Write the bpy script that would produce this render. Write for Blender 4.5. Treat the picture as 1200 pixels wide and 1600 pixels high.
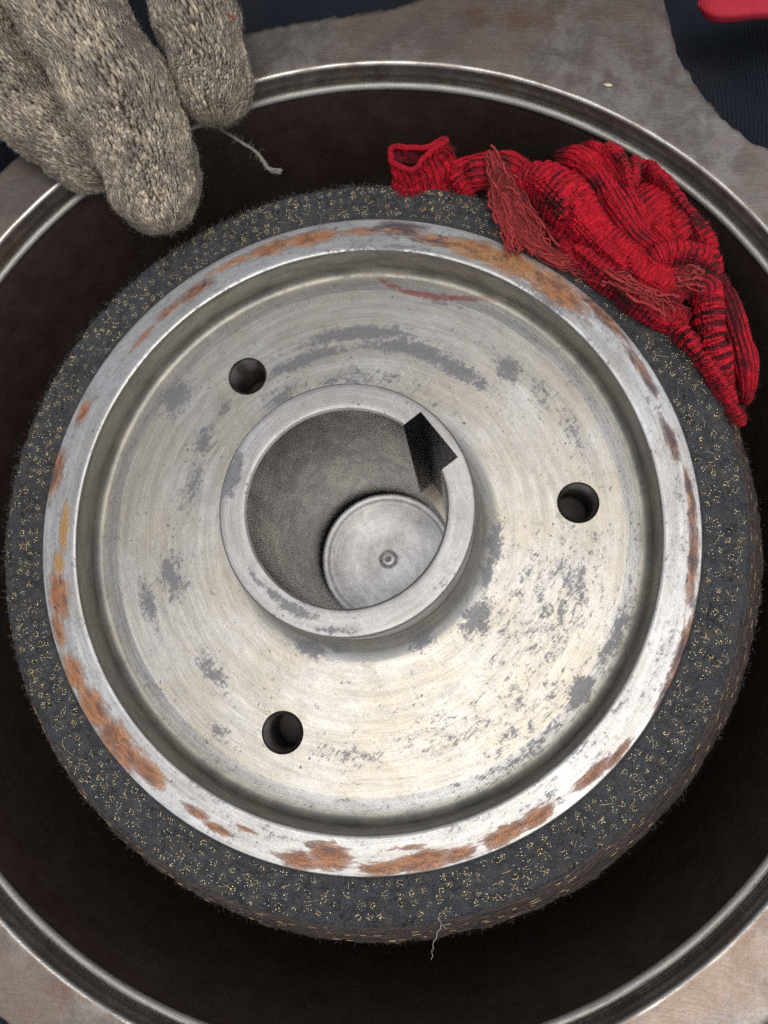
import bpy, bmesh, math, random
import numpy as np
from mathutils import Matrix, Vector, kdtree

for o in list(bpy.data.objects):
    bpy.data.objects.remove(o, do_unlink=True)
scene = bpy.context.scene
COL = scene.collection
S = 0.001                      # everything below is written in millimetres
rng = np.random.default_rng(11)
random.seed(11)

# ------------------------------------------------------------------ camera
cam_d = bpy.data.cameras.new('camera')
cam_d.sensor_fit = 'VERTICAL'
cam_d.sensor_height = 36.0
cam_d.sensor_width = 27.0
cam_d.lens = 27.0
cam_d.clip_start = 0.004
cam_d.clip_end = 50.0
cam = bpy.data.objects.new('camera', cam_d)
COL.objects.link(cam)
R = Matrix(((0.9952991875633305, 0.0, -0.09684795937847283),
            (0.01686201783712614, 0.9847265389049334, 0.1732896878950706),
            (0.09536875583876914, -0.17410813759359595, 0.9800975241441305))).transposed()
cam.matrix_world = Matrix.Translation(Vector((26.687, -33.164, 203.87)) * S) @ R.to_4x4()
cam_d.dof.use_dof = True
cam_d.dof.focus_distance = 0.200
cam_d.dof.aperture_fstop = 9.5
scene.camera = cam

# ------------------------------------------------------------------ sky and sun (bright overcast day)
SUN_AZ, SUN_EL = math.radians(150), math.radians(78)   # azimuth from +Y towards +X
world = bpy.data.worlds.new('World')
scene.world = world
world.use_nodes = True
wn = world.node_tree.nodes
wl = world.node_tree.links
bg = wn['Background']
sky = wn.new('ShaderNodeTexSky')
sky.sky_type = 'NISHITA'
sky.sun_disc = False
sky.sun_elevation = SUN_EL
sky.sun_rotation = SUN_AZ
sky.air_density = 1.0
sky.dust_density = 3.0
sky.ozone_density = 1.0
hsv = wn.new('ShaderNodeHueSaturation')
hsv.inputs['Saturation'].default_value = 0.35
wl.new(sky.outputs[0], hsv.inputs['Color'])
wl.new(hsv.outputs[0], bg.inputs['Color'])
bg.inputs['Strength'].default_value = 0.15
sun_d = bpy.data.lights.new('sun', 'SUN')
sun_d.energy = 0.5
sun_d.angle = math.radians(40)
sun_d.color = (1.0, 0.96, 0.89)
sun = bpy.data.objects.new('sun', sun_d)
COL.objects.link(sun)
sd = Vector((math.sin(SUN_AZ) * math.cos(SUN_EL), math.cos(SUN_AZ) * math.cos(SUN_EL), math.sin(SUN_EL)))
sun.rotation_euler = sd.to_track_quat('Z', 'Y').to_euler()
sun.location = sd * 2.0
scene.view_settings.view_transform = 'Standard'
scene.view_settings.look = 'None'
scene.view_settings.gamma = 1.0
scene.view_settings.use_curve_mapping = False
scene.view_settings.exposure = 0.42
scene.cycles.use_denoising = False
scene.cycles.max_bounces = 12
scene.cycles.glossy_bounces = 8
scene.cycles.diffuse_bounces = 4

# ------------------------------------------------------------------ helpers
def vnoise(P, freq, seed=0):
    """smooth value noise in -1..1 on an (n,3) array of mm positions"""
    Q = np.asarray(P, float) * freq + seed * 17.31
    I = np.floor(Q).astype(np.int64)
    F = Q - I
    F = F * F * (3 - 2 * F)
    out = np.zeros(len(Q))
    for dx in (0, 1):
        for dy in (0, 1):
            for dz in (0, 1):
                h = ((I[:, 0] + dx) * 374761393 + (I[:, 1] + dy) * 668265263 + (I[:, 2] + dz) * 2147483647 + seed * 974711) & 0x7fffffff
                h = ((h ^ (h >> 13)) * 1274126177) & 0x7fffffff
                h = (h ^ (h >> 16)) & 0xffff
                w = (F[:, 0] if dx else 1 - F[:, 0]) * (F[:, 1] if dy else 1 - F[:, 1]) * (F[:, 2] if dz else 1 - F[:, 2])
                out += w * h / 65535.0
    return out * 2 - 1

def fbm(P, freq, seed=0, octs=3):
    return sum(vnoise(P, freq * 2 ** k, seed + k) * 0.55 ** k for k in range(octs))

def mesh_from(name, V, F, smooth=True, sharp=None, recalc=True):
    me = bpy.data.meshes.new(name)
    V = np.asarray(V, np.float64) * S
    if isinstance(F, np.ndarray):
        n, k = F.shape
        me.vertices.add(len(V)); me.vertices.foreach_set('co', V.ravel())
        me.loops.add(n * k); me.loops.foreach_set('vertex_index', F.ravel().astype(np.int32))
        me.polygons.add(n)
        me.polygons.foreach_set('loop_start', np.arange(0, n * k, k, dtype=np.int32))
        me.polygons.foreach_set('loop_total', np.full(n, k, dtype=np.int32))
        me.update(calc_edges=True)
    else:
        me.from_pydata([tuple(v) for v in V], [], [tuple(f) for f in F])
        me.update()
    if recalc:
        bm = bmesh.new(); bm.from_mesh(me)
        bmesh.ops.recalc_face_normals(bm, faces=bm.faces)
        bm.to_mesh(me); bm.free()
    me.polygons.foreach_set('use_smooth', np.full(len(me.polygons), smooth))
    if sharp is not None:
        me.set_sharp_from_angle(angle=math.radians(sharp))
    return me

def link(name, me, mat, parent=None, kind=None):
    o = bpy.data.objects.new(name, me)
    COL.objects.link(o)
    if mat is not None:
        me.materials.clear(); me.materials.append(mat)
    if parent is not None:
        o.parent = parent
    if kind:
        o['kind'] = kind
    return o

def thing(name, label, cat, loc=(0, 0, 0)):
    o = bpy.data.objects.new(name, None)
    o.empty_display_size = 0.01
    COL.objects.link(o)
    o.location = Vector(loc) * S
    o['label'] = label; o['category'] = cat
    return o

def quads(nr, nc, closed_c=True, closed_r=False):
    i = np.arange(nr if closed_r else nr - 1)[:, None]
    j = np.arange(nc if closed_c else nc - 1)[None, :]
    a = i * nc + j
    b = i * nc + (j + 1) % nc
    c = ((i + 1) % nr) * nc + (j + 1) % nc
    d = ((i + 1) % nr) * nc + j
    return np.stack([a, b, c, d], -1).reshape(-1, 4)

def lathe(prof, n, closed=False):
    prof = np.asarray(prof, float)
    t = np.arange(n) * 2 * np.pi / n
    V = np.stack([prof[:, 0:1] * np.cos(t), prof[:, 0:1] * np.sin(t), prof[:, 1:2] + 0 * t], -1).reshape(-1, 3)
    return V, quads(len(prof), n, True, closed)

def arc(cx, cz, r, a0, a1, n):
    return [(cx + r * math.cos(math.radians(a0 + (a1 - a0) * k / n)), cz + r * math.sin(math.radians(a0 + (a1 - a0) * k / n))) for k in range(n + 1)]

def densify(prof, step):
    out = [prof[0]]
    for p, q in zip(prof[:-1], prof[1:]):
        m = max(1, int(math.ceil(math.dist(p, q) / step)))
        out += [(p[0] + (q[0] - p[0]) * k / m, p[1] + (q[1] - p[1]) * k / m) for k in range(1, m + 1)]
    return out

def cut(me, cutters):
    """exact boolean difference, returns a new mesh"""
    o = bpy.data.objects.new('work', me); COL.objects.link(o)
    tmp = []
    for cm in cutters:
        c = bpy.data.objects.new('cutter', cm); COL.objects.link(c); tmp.append(c)
        m = o.modifiers.new('b', 'BOOLEAN'); m.operation = 'DIFFERENCE'; m.solver = 'EXACT'; m.object = c
    dg = bpy.context.evaluated_depsgraph_get(); dg.update()
    res = bpy.data.meshes.new_from_object(o.evaluated_get(dg))
    for c in tmp + [o]:
        bpy.data.objects.remove(c, do_unlink=True)
    return res

def cyl_mesh(x, y, r, z0, z1, n=64):
    t = np.arange(n) * 2 * np.pi / n
    V = [(x + r * math.cos(a), y + r * math.sin(a), z0) for a in t] + [(x + r * math.cos(a), y + r * math.sin(a), z1) for a in t]
    F = [tuple(range(n - 1, -1, -1)), tuple(range(n, 2 * n))] + [(k, (k + 1) % n, n + (k + 1) % n, n + k) for k in range(n)]
    return mesh_from('cutter', V, F)

def set_attr(me, name, vals):
    vals = np.asarray(vals, np.float32)
    if vals.ndim == 1:
        a = me.attributes.new(name, 'FLOAT', 'POINT'); a.data.foreach_set('value', vals)
    else:
        a = me.attributes.new(name, 'FLOAT_COLOR', 'POINT')
        a.data.foreach_set('color', np.concatenate([vals, np.ones((len(vals), 1), np.float32)], 1).ravel())

def coords(me):
    c = np.empty(len(me.vertices) * 3); me.vertices.foreach_get('co', c)
    return c.reshape(-1, 3) / S

def crom(pts, n):
    """Catmull-Rom samples through control rows, n samples"""
    p = np.asarray(pts, float)
    p = np.vstack([2 * p[0] - p[1], p, 2 * p[-1] - p[-2]])
    m = len(p) - 3
    t = np.linspace(0, m, n); k = np.minimum(t.astype(int), m - 1); f = (t - k)[:, None]
    a, b, c, d = p[k], p[k + 1], p[k + 2], p[k + 3]
    return 0.5 * (2 * b + (c - a) * f + (2 * a - 5 * b + 4 * c - d) * f ** 2 + (3 * b - a - 3 * c + d) * f ** 3)

def unit(v):
    return v / (np.linalg.norm(v, axis=-1, keepdims=True) + 1e-12)

def tubes(paths, radii, sides=4, taper=None):
    """many thin tubes: paths (n,k,3), radii (n,) -> verts, quads"""
    paths = np.asarray(paths, float); n, k, _ = paths.shape
    T = unit(np.gradient(paths, axis=1))
    ref = np.where(np.abs(T[..., 2:3]) > 0.8, np.array([1.0, 0, 0]), np.array([0, 0, 1.0]))
    A = unit(np.cross(T, ref)); B = np.cross(T, A)
    ang = np.arange(sides) * 2 * np.pi / sides
    rr = np.asarray(radii, float)[:, None, None, None] * (np.ones(k) if taper is None else np.asarray(taper))[None, :, None, None]
    V = paths[:, :, None, :] + rr * (np.cos(ang)[None, None, :, None] * A[:, :, None, :] + np.sin(ang)[None, None, :, None] * B[:, :, None, :])
    q = quads(k, sides)
    F = (q[None] + (np.arange(n) * k * sides)[:, None, None]).reshape(-1, 4)
    return V.reshape(-1, 3), F

# ---- node graph helper
class G:
    def __init__(s, name):
        s.m = bpy.data.materials.new(name); s.m.use_nodes = True
        s.t = s.m.node_tree; s.t.nodes.clear()
        s.out = s.t.nodes.new('ShaderNodeOutputMaterial')
    def n(s, typ, ins=None, out=0, **props):
        nd = s.t.nodes.new(typ)
        for k, v in props.items(): setattr(nd, k, v)
        for k, v in (ins or {}).items():
            sock = nd.inputs[k]
            if isinstance(v, bpy.types.NodeSocket): s.t.links.new(v, sock)
            else: sock.default_value = v
        return nd.outputs[out]
    def math(s, op, a, b=0.0, c=None, clamp=False):
        d = {0: a, 1: b}
        if c is not None: d[2] = c
        return s.n('ShaderNodeMath', d, operation=op, use_clamp=clamp)
    def vm(s, op, a, b=None, out=0):
        d = {0: a}
        if b is not None: d[1] = b
        return s.n('ShaderNodeVectorMath', d, out=out, operation=op)
    def noise(s, vec, scale, detail=3.0, rough=0.55, dist=0.0):
        return s.n('ShaderNodeTexNoise', {'Vector': vec, 'Scale': scale, 'Detail': detail, 'Roughness': rough, 'Distortion': dist}, out=0)
    def ramp(s, fac, lo, hi, a=0.0, b=1.0):
        return s.n('ShaderNodeMapRange', {0: fac, 1: lo, 2: hi, 3: a, 4: b}, interpolation_type='SMOOTHSTEP')
    def mix(s, fac, a, b, blend='MIX'):
        nd = s.t.nodes.new('ShaderNodeMix'); nd.data_type = 'RGBA'; nd.blend_type = blend
        for sock, v in ((nd.inputs[0], fac), (nd.inputs[6], a), (nd.inputs[7], b)):
            if isinstance(v, bpy.types.NodeSocket): s.t.links.new(v, sock)
            else: sock.default_value = (*v, 1.0) if isinstance(v, tuple) and len(v) == 3 else v
        return nd.outputs[2]
    def attr(s, name, out='Fac'):
        nd = s.t.nodes.new('ShaderNodeAttribute'); nd.attribute_name = name
        return nd.outputs[out]
    def mm(s):
        tc = s.n('ShaderNodeTexCoord', out=3)
        return s.vm('MULTIPLY', tc, (1000.0, 1000.0, 1000.0))
    def polar(s, p):
        flat = s.vm('MULTIPLY', p, (1.0, 1.0, 0.0))
        r = s.vm('LENGTH', flat, out=1)
        return r, s.vm('NORMALIZE', flat)
    def pvec(s, r, d, k, m, z=None):
        """seamless polar coordinate: k lumps of angle, m lumps per mm of radius"""
        a = s.vm('MULTIPLY', d, (k, k, 0.0))
        b = s.n('ShaderNodeCombineXYZ', {2: s.math('MULTIPLY', r, m)})
        return s.vm('ADD', a, b)
    def bump(s, h, strength, dist, normal=None):
        d = {'Height': h, 'Strength': strength, 'Distance': dist}
        if normal is not None: d['Normal'] = normal
        return s.n('ShaderNodeBump', d)
    def bsdf(s, **kw):
        nd = s.t.nodes.new('ShaderNodeBsdfPrincipled')
        for k, v in kw.items():
            sock = nd.inputs[k.replace('_', ' ')]
            if isinstance(v, bpy.types.NodeSocket): s.t.links.new(v, sock)
            else: sock.default_value = (*v, 1.0) if isinstance(v, tuple) and len(v) == 3 and sock.type == 'RGBA' else v
        s.t.links.new(nd.outputs[0], s.out.inputs[0])
        return s.m

# ------------------------------------------------------------------ materials
def turned_steel(name, base, warm, rough, stain_lo, stain_hi, rust=False, aniso=0.5, fine=1.0, metal=0.8, wall=None):
    g = G(name); p = g.mm(); r, d = g.polar(p)
    z = g.n('ShaderNodeSeparateXYZ', {0: p}, out=2)
    rz = g.math('SUBTRACT', r, z)
    rings = g.noise(g.pvec(rz, d, 1.6, 3.0), 1.0, 5.0, 0.75)
    rings2 = g.noise(g.pvec(rz, d, 2.2, 0.45), 1.0, 4.0, 0.65)
    rings3 = g.noise(g.pvec(rz, d, 9.0, 7.0), 1.0, 3.0, 0.7)
    cloud = g.noise(p, 0.055, 5.0, 0.65, 0.4)
    blot = g.noise(g.pvec(rz, d, 7.0, 0.30), 1.0, 6.0, 0.7, 0.3)
    grain = g.noise(p, 2.2, 5.0, 0.75)
    def scr(ang, a, b):
        v = g.n('ShaderNodeVectorRotate', {'Vector': p, 'Angle': ang}, rotation_type='Z_AXIS')
        return g.noise(g.vm('MULTIPLY', v, (a, b, 1.0)), 1.0, 3.0, 0.65)
    h1 = scr(0.75, 3.2, 0.16); h2 = scr(-0.5, 4.0, 0.12); h3 = scr(1.7, 3.6, 0.10)
    c = g.mix(g.ramp(cloud, 0.36, 0.62), base, warm)
    c = g.mix(g.ramp(rings2, 0.38, 0.66, 0.0, 0.55), c, tuple(x * 0.66 for x in warm))
    c = g.mix(g.ramp(blot, 0.50, 0.64, 0.0, 0.45), c, tuple(x * 0.62 for x in base))
    c = g.mix(g.ramp(rings, 0.48, 0.70, 0.0, 0.45), c, tuple(min(1.0, x * 1.45) for x in base))
    c = g.mix(g.ramp(rings3, 0.50, 0.72, 0.0, 0.35), c, tuple(x * 0.55 for x in base))
    c = g.mix(g.ramp(h2, 0.58, 0.70, 0.0, 0.40), c, tuple(min(1.0, x * 1.5) for x in base))
    c = g.mix(g.ramp(h3, 0.60, 0.72, 0.0, 0.35), c, tuple(x * 0.6 for x in base))
    c = g.mix(g.ramp(grain, 0.42, 0.72, 0.0, 0.36), c, tuple(x * 0.45 for x in base))
    # dark grey oxide stains, drawn out along the turning marks
    dens = g.attr('stain')
    sn = g.noise(g.pvec(r, d, 11.0, 0.42), 1.0, 9.0, 0.74, 0.35)
    sn = g.math('ADD', g.math('MULTIPLY', sn, 0.48), g.math('MULTIPLY', g.noise(p, 0.7, 9.0, 0.84, 0.5), 0.52))
    th = g.math('ADD', sn, g.math('MULTIPLY', dens, 0.205))
    th = g.math('ADD', th, g.math('ADD', g.math('MULTIPLY', g.math('SUBTRACT', h1, 0.5), 0.22), g.math('MULTIPLY', g.math('SUBTRACT', rings3, 0.5), 0.10)))
    stain = g.ramp(th, stain_lo, stain_hi)
    scol = g.mix(g.ramp(grain, 0.35, 0.65), (0.050, 0.050, 0.060), (0.165, 0.162, 0.172))
    c = g.mix(g.math('MULTIPLY', stain, 0.84), c, scol)
    halo = g.ramp(th, stain_lo - 0.10, stain_lo + 0.02, 0.0, 0.22)
    c = g.mix(halo, c, (0.24, 0.235, 0.235))
    # pepper of small black pits of uneven shape
    pv = g.vm('ADD', p, g.vm('MULTIPLY', g.n('ShaderNodeTexNoise', {'Vector': p, 'Scale': 1.3, 'Detail': 3.0}, out=1), (1.6, 1.6, 0.0)))
    pit = g.n('ShaderNodeTexVoronoi', {'Vector': pv, 'Scale': 0.55, 'Randomness': 1.0}, out=0)
    pits = g.math('MULTIPLY', g.ramp(pit, 0.22, 0.10), g.ramp(g.noise(p, 0.11, 5.0, 0.7), 0.52, 0.60))
    c = g.mix(g.math('MULTIPLY', pits, 0.85), c, (0.06, 0.058, 0.06))
    # red smear of old paint
    red = g.attr('red')
    rm = g.ramp(g.math('ADD', red, g.math('MULTIPLY', g.math('SUBTRACT', g.noise(p, 0.45, 6.0, 0.7), 0.5), 1.1)), 0.45, 0.75, 0.0, 0.80)
    c = g.mix(rm, c, (0.20, 0.040, 0.034))
    met = g.math('SUBTRACT', metal, g.math('MULTIPLY', stain, 0.40))
    met = g.math('MULTIPLY', met, g.math('SUBTRACT', 1.0, g.math('MULTIPLY', rm, 0.7)))
    ro = g.math('ADD', g.math('ADD', rough, g.math('MULTIPLY', rings, 0.18)), g.math('MULTIPLY', stain, 0.10))
    h = g.math('ADD', g.math('MULTIPLY', rings, 0.5), g.math('MULTIPLY', rings3, 0.35))
    h = g.math('ADD', h, g.math('ADD', g.math('MULTIPLY', h1, 0.25), g.math('MULTIPLY', h2, 0.25)))
    h = g.math('ADD', h, g.math('MULTIPLY', grain, 0.25))
    if wall is not None:      # recess side and fillet: dark reflection painted in, with some brown stain
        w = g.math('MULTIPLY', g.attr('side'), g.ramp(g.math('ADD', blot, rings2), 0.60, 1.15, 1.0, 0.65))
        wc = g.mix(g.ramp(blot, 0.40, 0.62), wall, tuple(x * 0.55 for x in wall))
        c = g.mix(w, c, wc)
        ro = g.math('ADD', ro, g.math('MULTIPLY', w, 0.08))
    if rust:
        sep = g.t.nodes.new('ShaderNodeSeparateXYZ'); g.t.links.new(g.attr('rust', 'Vector'), sep.inputs[0])
        col, dk, ye = sep.outputs
        rn = g.noise(g.pvec(r, d, 13.0, 0.6), 1.0, 7.0, 0.62, 0.8)
        rn2 = g.noise(p, 0.9, 7.0, 0.75)
        rn3 = g.noise(g.pvec(r, d, 7.0, 4.0), 1.0, 4.0, 0.7)
        m = g.math('ADD', g.math('MULTIPLY', col, 1.12), g.math('ADD', g.math('MULTIPLY', g.math('SUBTRACT', rn, 0.5), 1.5), g.math('MULTIPLY', g.math('SUBTRACT', rn2, 0.5), 0.35)))
        m = g.math('ADD', m, g.math('MULTIPLY', g.math('SUBTRACT', rn3, 0.5), 0.45))
        m = g.math('MINIMUM', m, g.math('MULTIPLY', col, 6.0))
        rmk = g.math('MULTIPLY', g.ramp(m, 0.40, 0.60), g.ramp(m, 0.4, 1.0, 0.72, 1.0))
        bl = g.noise(g.pvec(r, d, 18.0, 0.7), 1.0, 6.0, 0.62, 0.8)
        dots = g.ramp(g.noise(p, 2.3, 4.0, 0.7), 0.46, 0.62)
        rc = g.mix(g.ramp(bl, 0.36, 0.62), (0.14, 0.050, 0.024), (0.38, 0.145, 0.036))
        rc = g.mix(g.ramp(g.math('ADD', ye, g.math('MULTIPLY', g.math('SUBTRACT', rn2, 0.5), 1.4)), 0.35, 0.75), rc, (0.36, 0.19, 0.05))
        dkm = g.ramp(g.math('ADD', dk, g.math('ADD', g.math('MULTIPLY', g.math('SUBTRACT', rn, 0.5), 2.6), g.math('MULTIPLY', g.math('SUBTRACT', bl, 0.5), 1.4))), 0.48, 0.98)
        rc = g.mix(dkm, rc, (0.045, 0.028, 0.034))
        rc = g.mix(g.math('MULTIPLY', dots, 0.42), rc, (0.050, 0.022, 0.014))
        rc = g.mix(g.ramp(rn3, 0.60, 0.72, 0.0, 0.35), rc, (0.42, 0.28, 0.17))
        fr = g.math('MULTIPLY', g.ramp(m, 0.28, 0.44), g.ramp(m, 0.56, 0.46))
        c = g.mix(g.math('MULTIPLY', fr, 0.45), c, (0.17, 0.095, 0.06))
        c = g.mix(g.math('MULTIPLY', rmk, 0.95), c, rc)
        met = g.math('MULTIPLY', met, g.math('SUBTRACT', 1.0, g.math('MULTIPLY', rmk, 0.75)))
        ro = g.math('ADD', ro, g.math('MULTIPLY', rmk, 0.02))
        h = g.math('ADD', h, g.math('MULTIPLY', rmk, g.math('ADD', 1.2, g.math('MULTIPLY', dots, -1.4))))
    nrm = g.bump(h, 0.24 * fine, 0.0003)
    tan = g.n('ShaderNodeTangent', direction_type='RADIAL', axis='Z')
    return g.bsdf(Base_Color=c, Metallic=met, Roughness=ro, Anisotropic=aniso, Tangent=tan, Normal=nrm)

M = {}
M['web'] = turned_steel('web_steel', (0.48, 0.465, 0.43), (0.43, 0.39, 0.31), 0.31, 0.582, 0.622)
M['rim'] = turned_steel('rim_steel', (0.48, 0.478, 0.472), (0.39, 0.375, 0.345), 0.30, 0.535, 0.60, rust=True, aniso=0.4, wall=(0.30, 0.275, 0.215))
M['hub'] = turned_steel('hub_steel', (0.43, 0.418, 0.40), (0.37, 0.352, 0.33), 0.36, 0.60, 0.65, aniso=0.2)
M['plug'] = turned_steel('plug_steel', (0.31, 0.315, 0.325), (0.22, 0.223, 0.23), 0.19, 0.575, 0.64, aniso=0.4, fine=0.9, metal=1.0)

def bore_mat():
    g = G('bore_steel'); p = g.mm(); r, d = g.polar(p)
    z = g.n('ShaderNodeSeparateXYZ', {0: p}, out=2)
    a = g.noise(g.pvec(z, d, 3.0, 0.7), 1.0, 5.0, 0.65)
    b = g.noise(g.pvec(z, d, 5.0, 0.10), 1.0, 4.0, 0.6)
    f = g.noise(g.pvec(z, d, 26.0, 1.6), 1.0, 6.0, 0.75)
    v = g.noise(g.pvec(z, d, 60.0, 0.06), 1.0, 4.0, 0.7)
    c = g.mix(g.ramp(b, 0.36, 0.62), (0.50, 0.46, 0.40), (0.27, 0.24, 0.20))
    c = g.mix(g.ramp(f, 0.46, 0.70, 0.0, 0.55), c, (0.16, 0.14, 0.12))
    c = g.mix(g.ramp(v, 0.50, 0.72, 0.0, 0.35), c, (0.20, 0.18, 0.155))
    c = g.mix(g.ramp(a, 0.5, 0.8, 0.0, 0.5), c, (0.25, 0.22, 0.19))
    return g.bsdf(Base_Color=c, Metallic=1.0, Roughness=g.math('ADD', 0.20, g.math('MULTIPLY', f, 0.16)), Normal=g.bump(g.math('ADD', a, f), 0.06, 0.0003))
M['bore'] = bore_mat()
M['keyway'] = None

def thread_mat():
    g = G('thread_steel'); p = g.mm()
    n = g.noise(p, 0.6, 4.0)
    c = g.mix(n, (0.06, 0.048, 0.04), (0.17, 0.152, 0.135))
    return g.bsdf(Base_Color=c, Metallic=0.95, Roughness=0.3)
M['thread'] = thread_mat()

def lining_mat():
    g = G('woven_lining'); p = g.mm(); r, d = g.polar(p)
    n1 = g.noise(p, 0.35, 4.0, 0.6); n2 = g.noise(p, 2.6, 4.0, 0.7, 0.8)
    fib = g.noise(g.pvec(r, d, 30.0, 2.4), 1.0, 4.0, 0.7, 1.2)
    fl = g.attr('flank')
    c = g.mix(g.ramp(n1, 0.35, 0.65), (0.017, 0.018, 0.020), (0.046, 0.049, 0.054))
    c = g.mix(g.ramp(n2, 0.48, 0.70, 0.0, 0.75), c, (0.125, 0.127, 0.130))
    c = g.mix(g.ramp(g.math('MULTIPLY', g.attr('curl'), g.ramp(n2, 0.35, 0.6)), 0.15, 0.8, 0.0, 0.22), c, (0.115, 0.120, 0.128))
    c = g.mix(g.ramp(g.attr('pit'), 0.15, 0.7, 0.0, 0.9), c, (0.007, 0.007, 0.007))  # shade of pits and grooves put into the colour
    tan = g.ramp(g.noise(p, 0.22, 5.0, 0.7), 0.52, 0.66, 0.0, 0.7)
    c = g.mix(tan, c, (0.090, 0.072, 0.050))
    c = g.mix(g.ramp(fib, 0.55, 0.72, 0.0, 0.45), c, (0.16, 0.16, 0.16))
    st = g.noise(g.pvec(g.math('SUBTRACT', r, g.n('ShaderNodeSeparateXYZ', {0: p}, out=2)), d, 9.0, 1.3), 1.0, 5.0, 0.7)
    fc = g.mix(g.ramp(st, 0.40, 0.65), (0.034, 0.029, 0.027), (0.165, 0.118, 0.094))
    c = g.mix(g.ramp(g.math('ADD', fl, g.math('MULTIPLY', g.math('SUBTRACT', n1, 0.5), 0.5)), 0.35, 0.65), c, fc)
    h = g.math('ADD', g.math('MULTIPLY', n2, 0.7), g.math('MULTIPLY', fib, 0.6))
    return g.bsdf(Base_Color=c, Roughness=0.50, Specular_IOR_Level=0.55, Normal=g.bump(h, 1.0, 0.0008))
M['lining'] = lining_mat()

def plain(name, col, rough, metal=0.0, **kw):
    g = G(name); p = g.mm()
    n = g.noise(p, 0.8, 3.0)
    c = g.mix(g.ramp(n, 0.3, 0.7), tuple(x * 0.75 for x in col), col)
    return g.bsdf(Base_Color=c, Roughness=rough, Metallic=metal, **kw)
M['brass'] = plain('brass_wire', (0.98, 0.80, 0.46), 0.32, 1.0)
M['brass_dull'] = plain('dull_brass_wire', (0.62, 0.46, 0.26), 0.35, 1.0)
M['fuzz_dark'] = plain('dark_fibre', (0.15, 0.15, 0.15), 0.9)
M['lint'] = plain('pale_lint', (0.62, 0.60, 0.57), 0.9)
M['grit'] = plain('shiny_grit', (0.85, 0.85, 0.82), 0.4, 0.0)
M['chip'] = plain('pale_chip', (0.62, 0.55, 0.36), 0.6)
M['keyway'] = plain('dark_keyway', (0.016, 0.016, 0.019), 0.42, 0.3)  # near-black colour for the keyway faces only
M['body'] = plain('dark_iron', (0.05, 0.043, 0.04), 0.55, 0.4)

def flange_mat():
    g = G('brushed_cast_iron'); p = g.mm(); r, d = g.polar(p)
    big = g.noise(p, 0.028, 5.0, 0.62, 0.3); mid = g.noise(p, 0.11, 6.0, 0.68, 0.4); fine = g.noise(p, 1.5, 4.0, 0.75)
    br = g.noise(g.vm('MULTIPLY', g.n('ShaderNodeVectorRotate', {'Vector': p, 'Angle': 0.12}, rotation_type='Z_AXIS'), (0.16, 2.6, 1.0)), 1.0, 4.0, 0.7)
    c = g.mix(g.ramp(mid, 0.36, 0.62), (0.150, 0.125, 0.106), (0.275, 0.246, 0.220))
    c = g.mix(g.ramp(big, 0.42, 0.62, 0.0, 0.75), c, (0.185, 0.130, 0.095))
    c = g.mix(g.ramp(mid, 0.56, 0.66, 0.0, 0.55), c, (0.150, 0.145, 0.153))
    c = g.mix(g.ramp(g.noise(p, 0.035, 6.0, 0.7, 1.0), 0.50, 0.60, 0.0, 0.5), c, (0.120, 0.098, 0.090))
    c = g.mix(g.ramp(br, 0.45, 0.75, 0.0, 0.45), c, (0.28, 0.262, 0.24))
    c = g.mix(g.ramp(fine, 0.52, 0.74, 0.0, 0.5), c, (0.095, 0.080, 0.073))
    rust = g.math('MULTIPLY', g.ramp(g.noise(p, 0.05, 5.0, 0.65), 0.56, 0.68), 0.55)
    c = g.mix(rust, c, (0.15, 0.075, 0.042))
    edge = g.math('ADD', g.attr('bare'), g.math('MULTIPLY', g.math('SUBTRACT', g.noise(g.pvec(r, d, 14.0, 0.8), 1.0, 4.0), 0.5), 0.7))
    e = g.ramp(edge, 0.42, 0.62)
    c = g.mix(e, c, (0.38, 0.365, 0.335))
    met = g.math('ADD', 0.74, g.math('MULTIPLY', e, 0.33))
    ro = g.math('ADD', 0.22, g.math('MULTIPLY', fine, 0.24))
    ro = g.math('SUBTRACT', ro, g.math('MULTIPLY', e, 0.12))
    h = g.math('ADD', g.math('MULTIPLY', br, 0.5), g.math('MULTIPLY', fine, 0.6))
    return g.bsdf(Base_Color=c, Metallic=met, Roughness=ro, Normal=g.bump(h, 0.35, 0.0003))
M['flange'] = flange_mat()

def lip_mat():
    g = G('worn_lip_iron'); p = g.mm(); r, d = g.polar(p)
    z = g.n('ShaderNodeSeparateXYZ', {0: p}, out=2)
    n = g.noise(g.pvec(g.math('ADD', r, z), d, 8.0, 2.6), 1.0, 7.0, 0.75); gr = g.noise(p, 1.4, 4.0, 0.7)
    c = g.mix(g.ramp(gr, 0.35, 0.65), (0.12, 0.108, 0.096), (0.24, 0.225, 0.20))
    e = g.ramp(g.math('ADD', g.attr('bare'), g.math('MULTIPLY', g.math('SUBTRACT', n, 0.5), 1.5)), 0.36, 0.68)
    c = g.mix(e, c, (0.36, 0.345, 0.31))
    c = g.mix(g.ramp(n, 0.58, 0.70, 0.0, 0.55), c, (0.10, 0.075, 0.06))
    return g.bsdf(Base_Color=c, Metallic=0.8, Roughness=g.math('ADD', 0.44, g.math('MULTIPLY', gr, 0.2)), Normal=g.bump(gr, 0.4, 0.0003))
M['lip'] = lip_mat()

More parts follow.
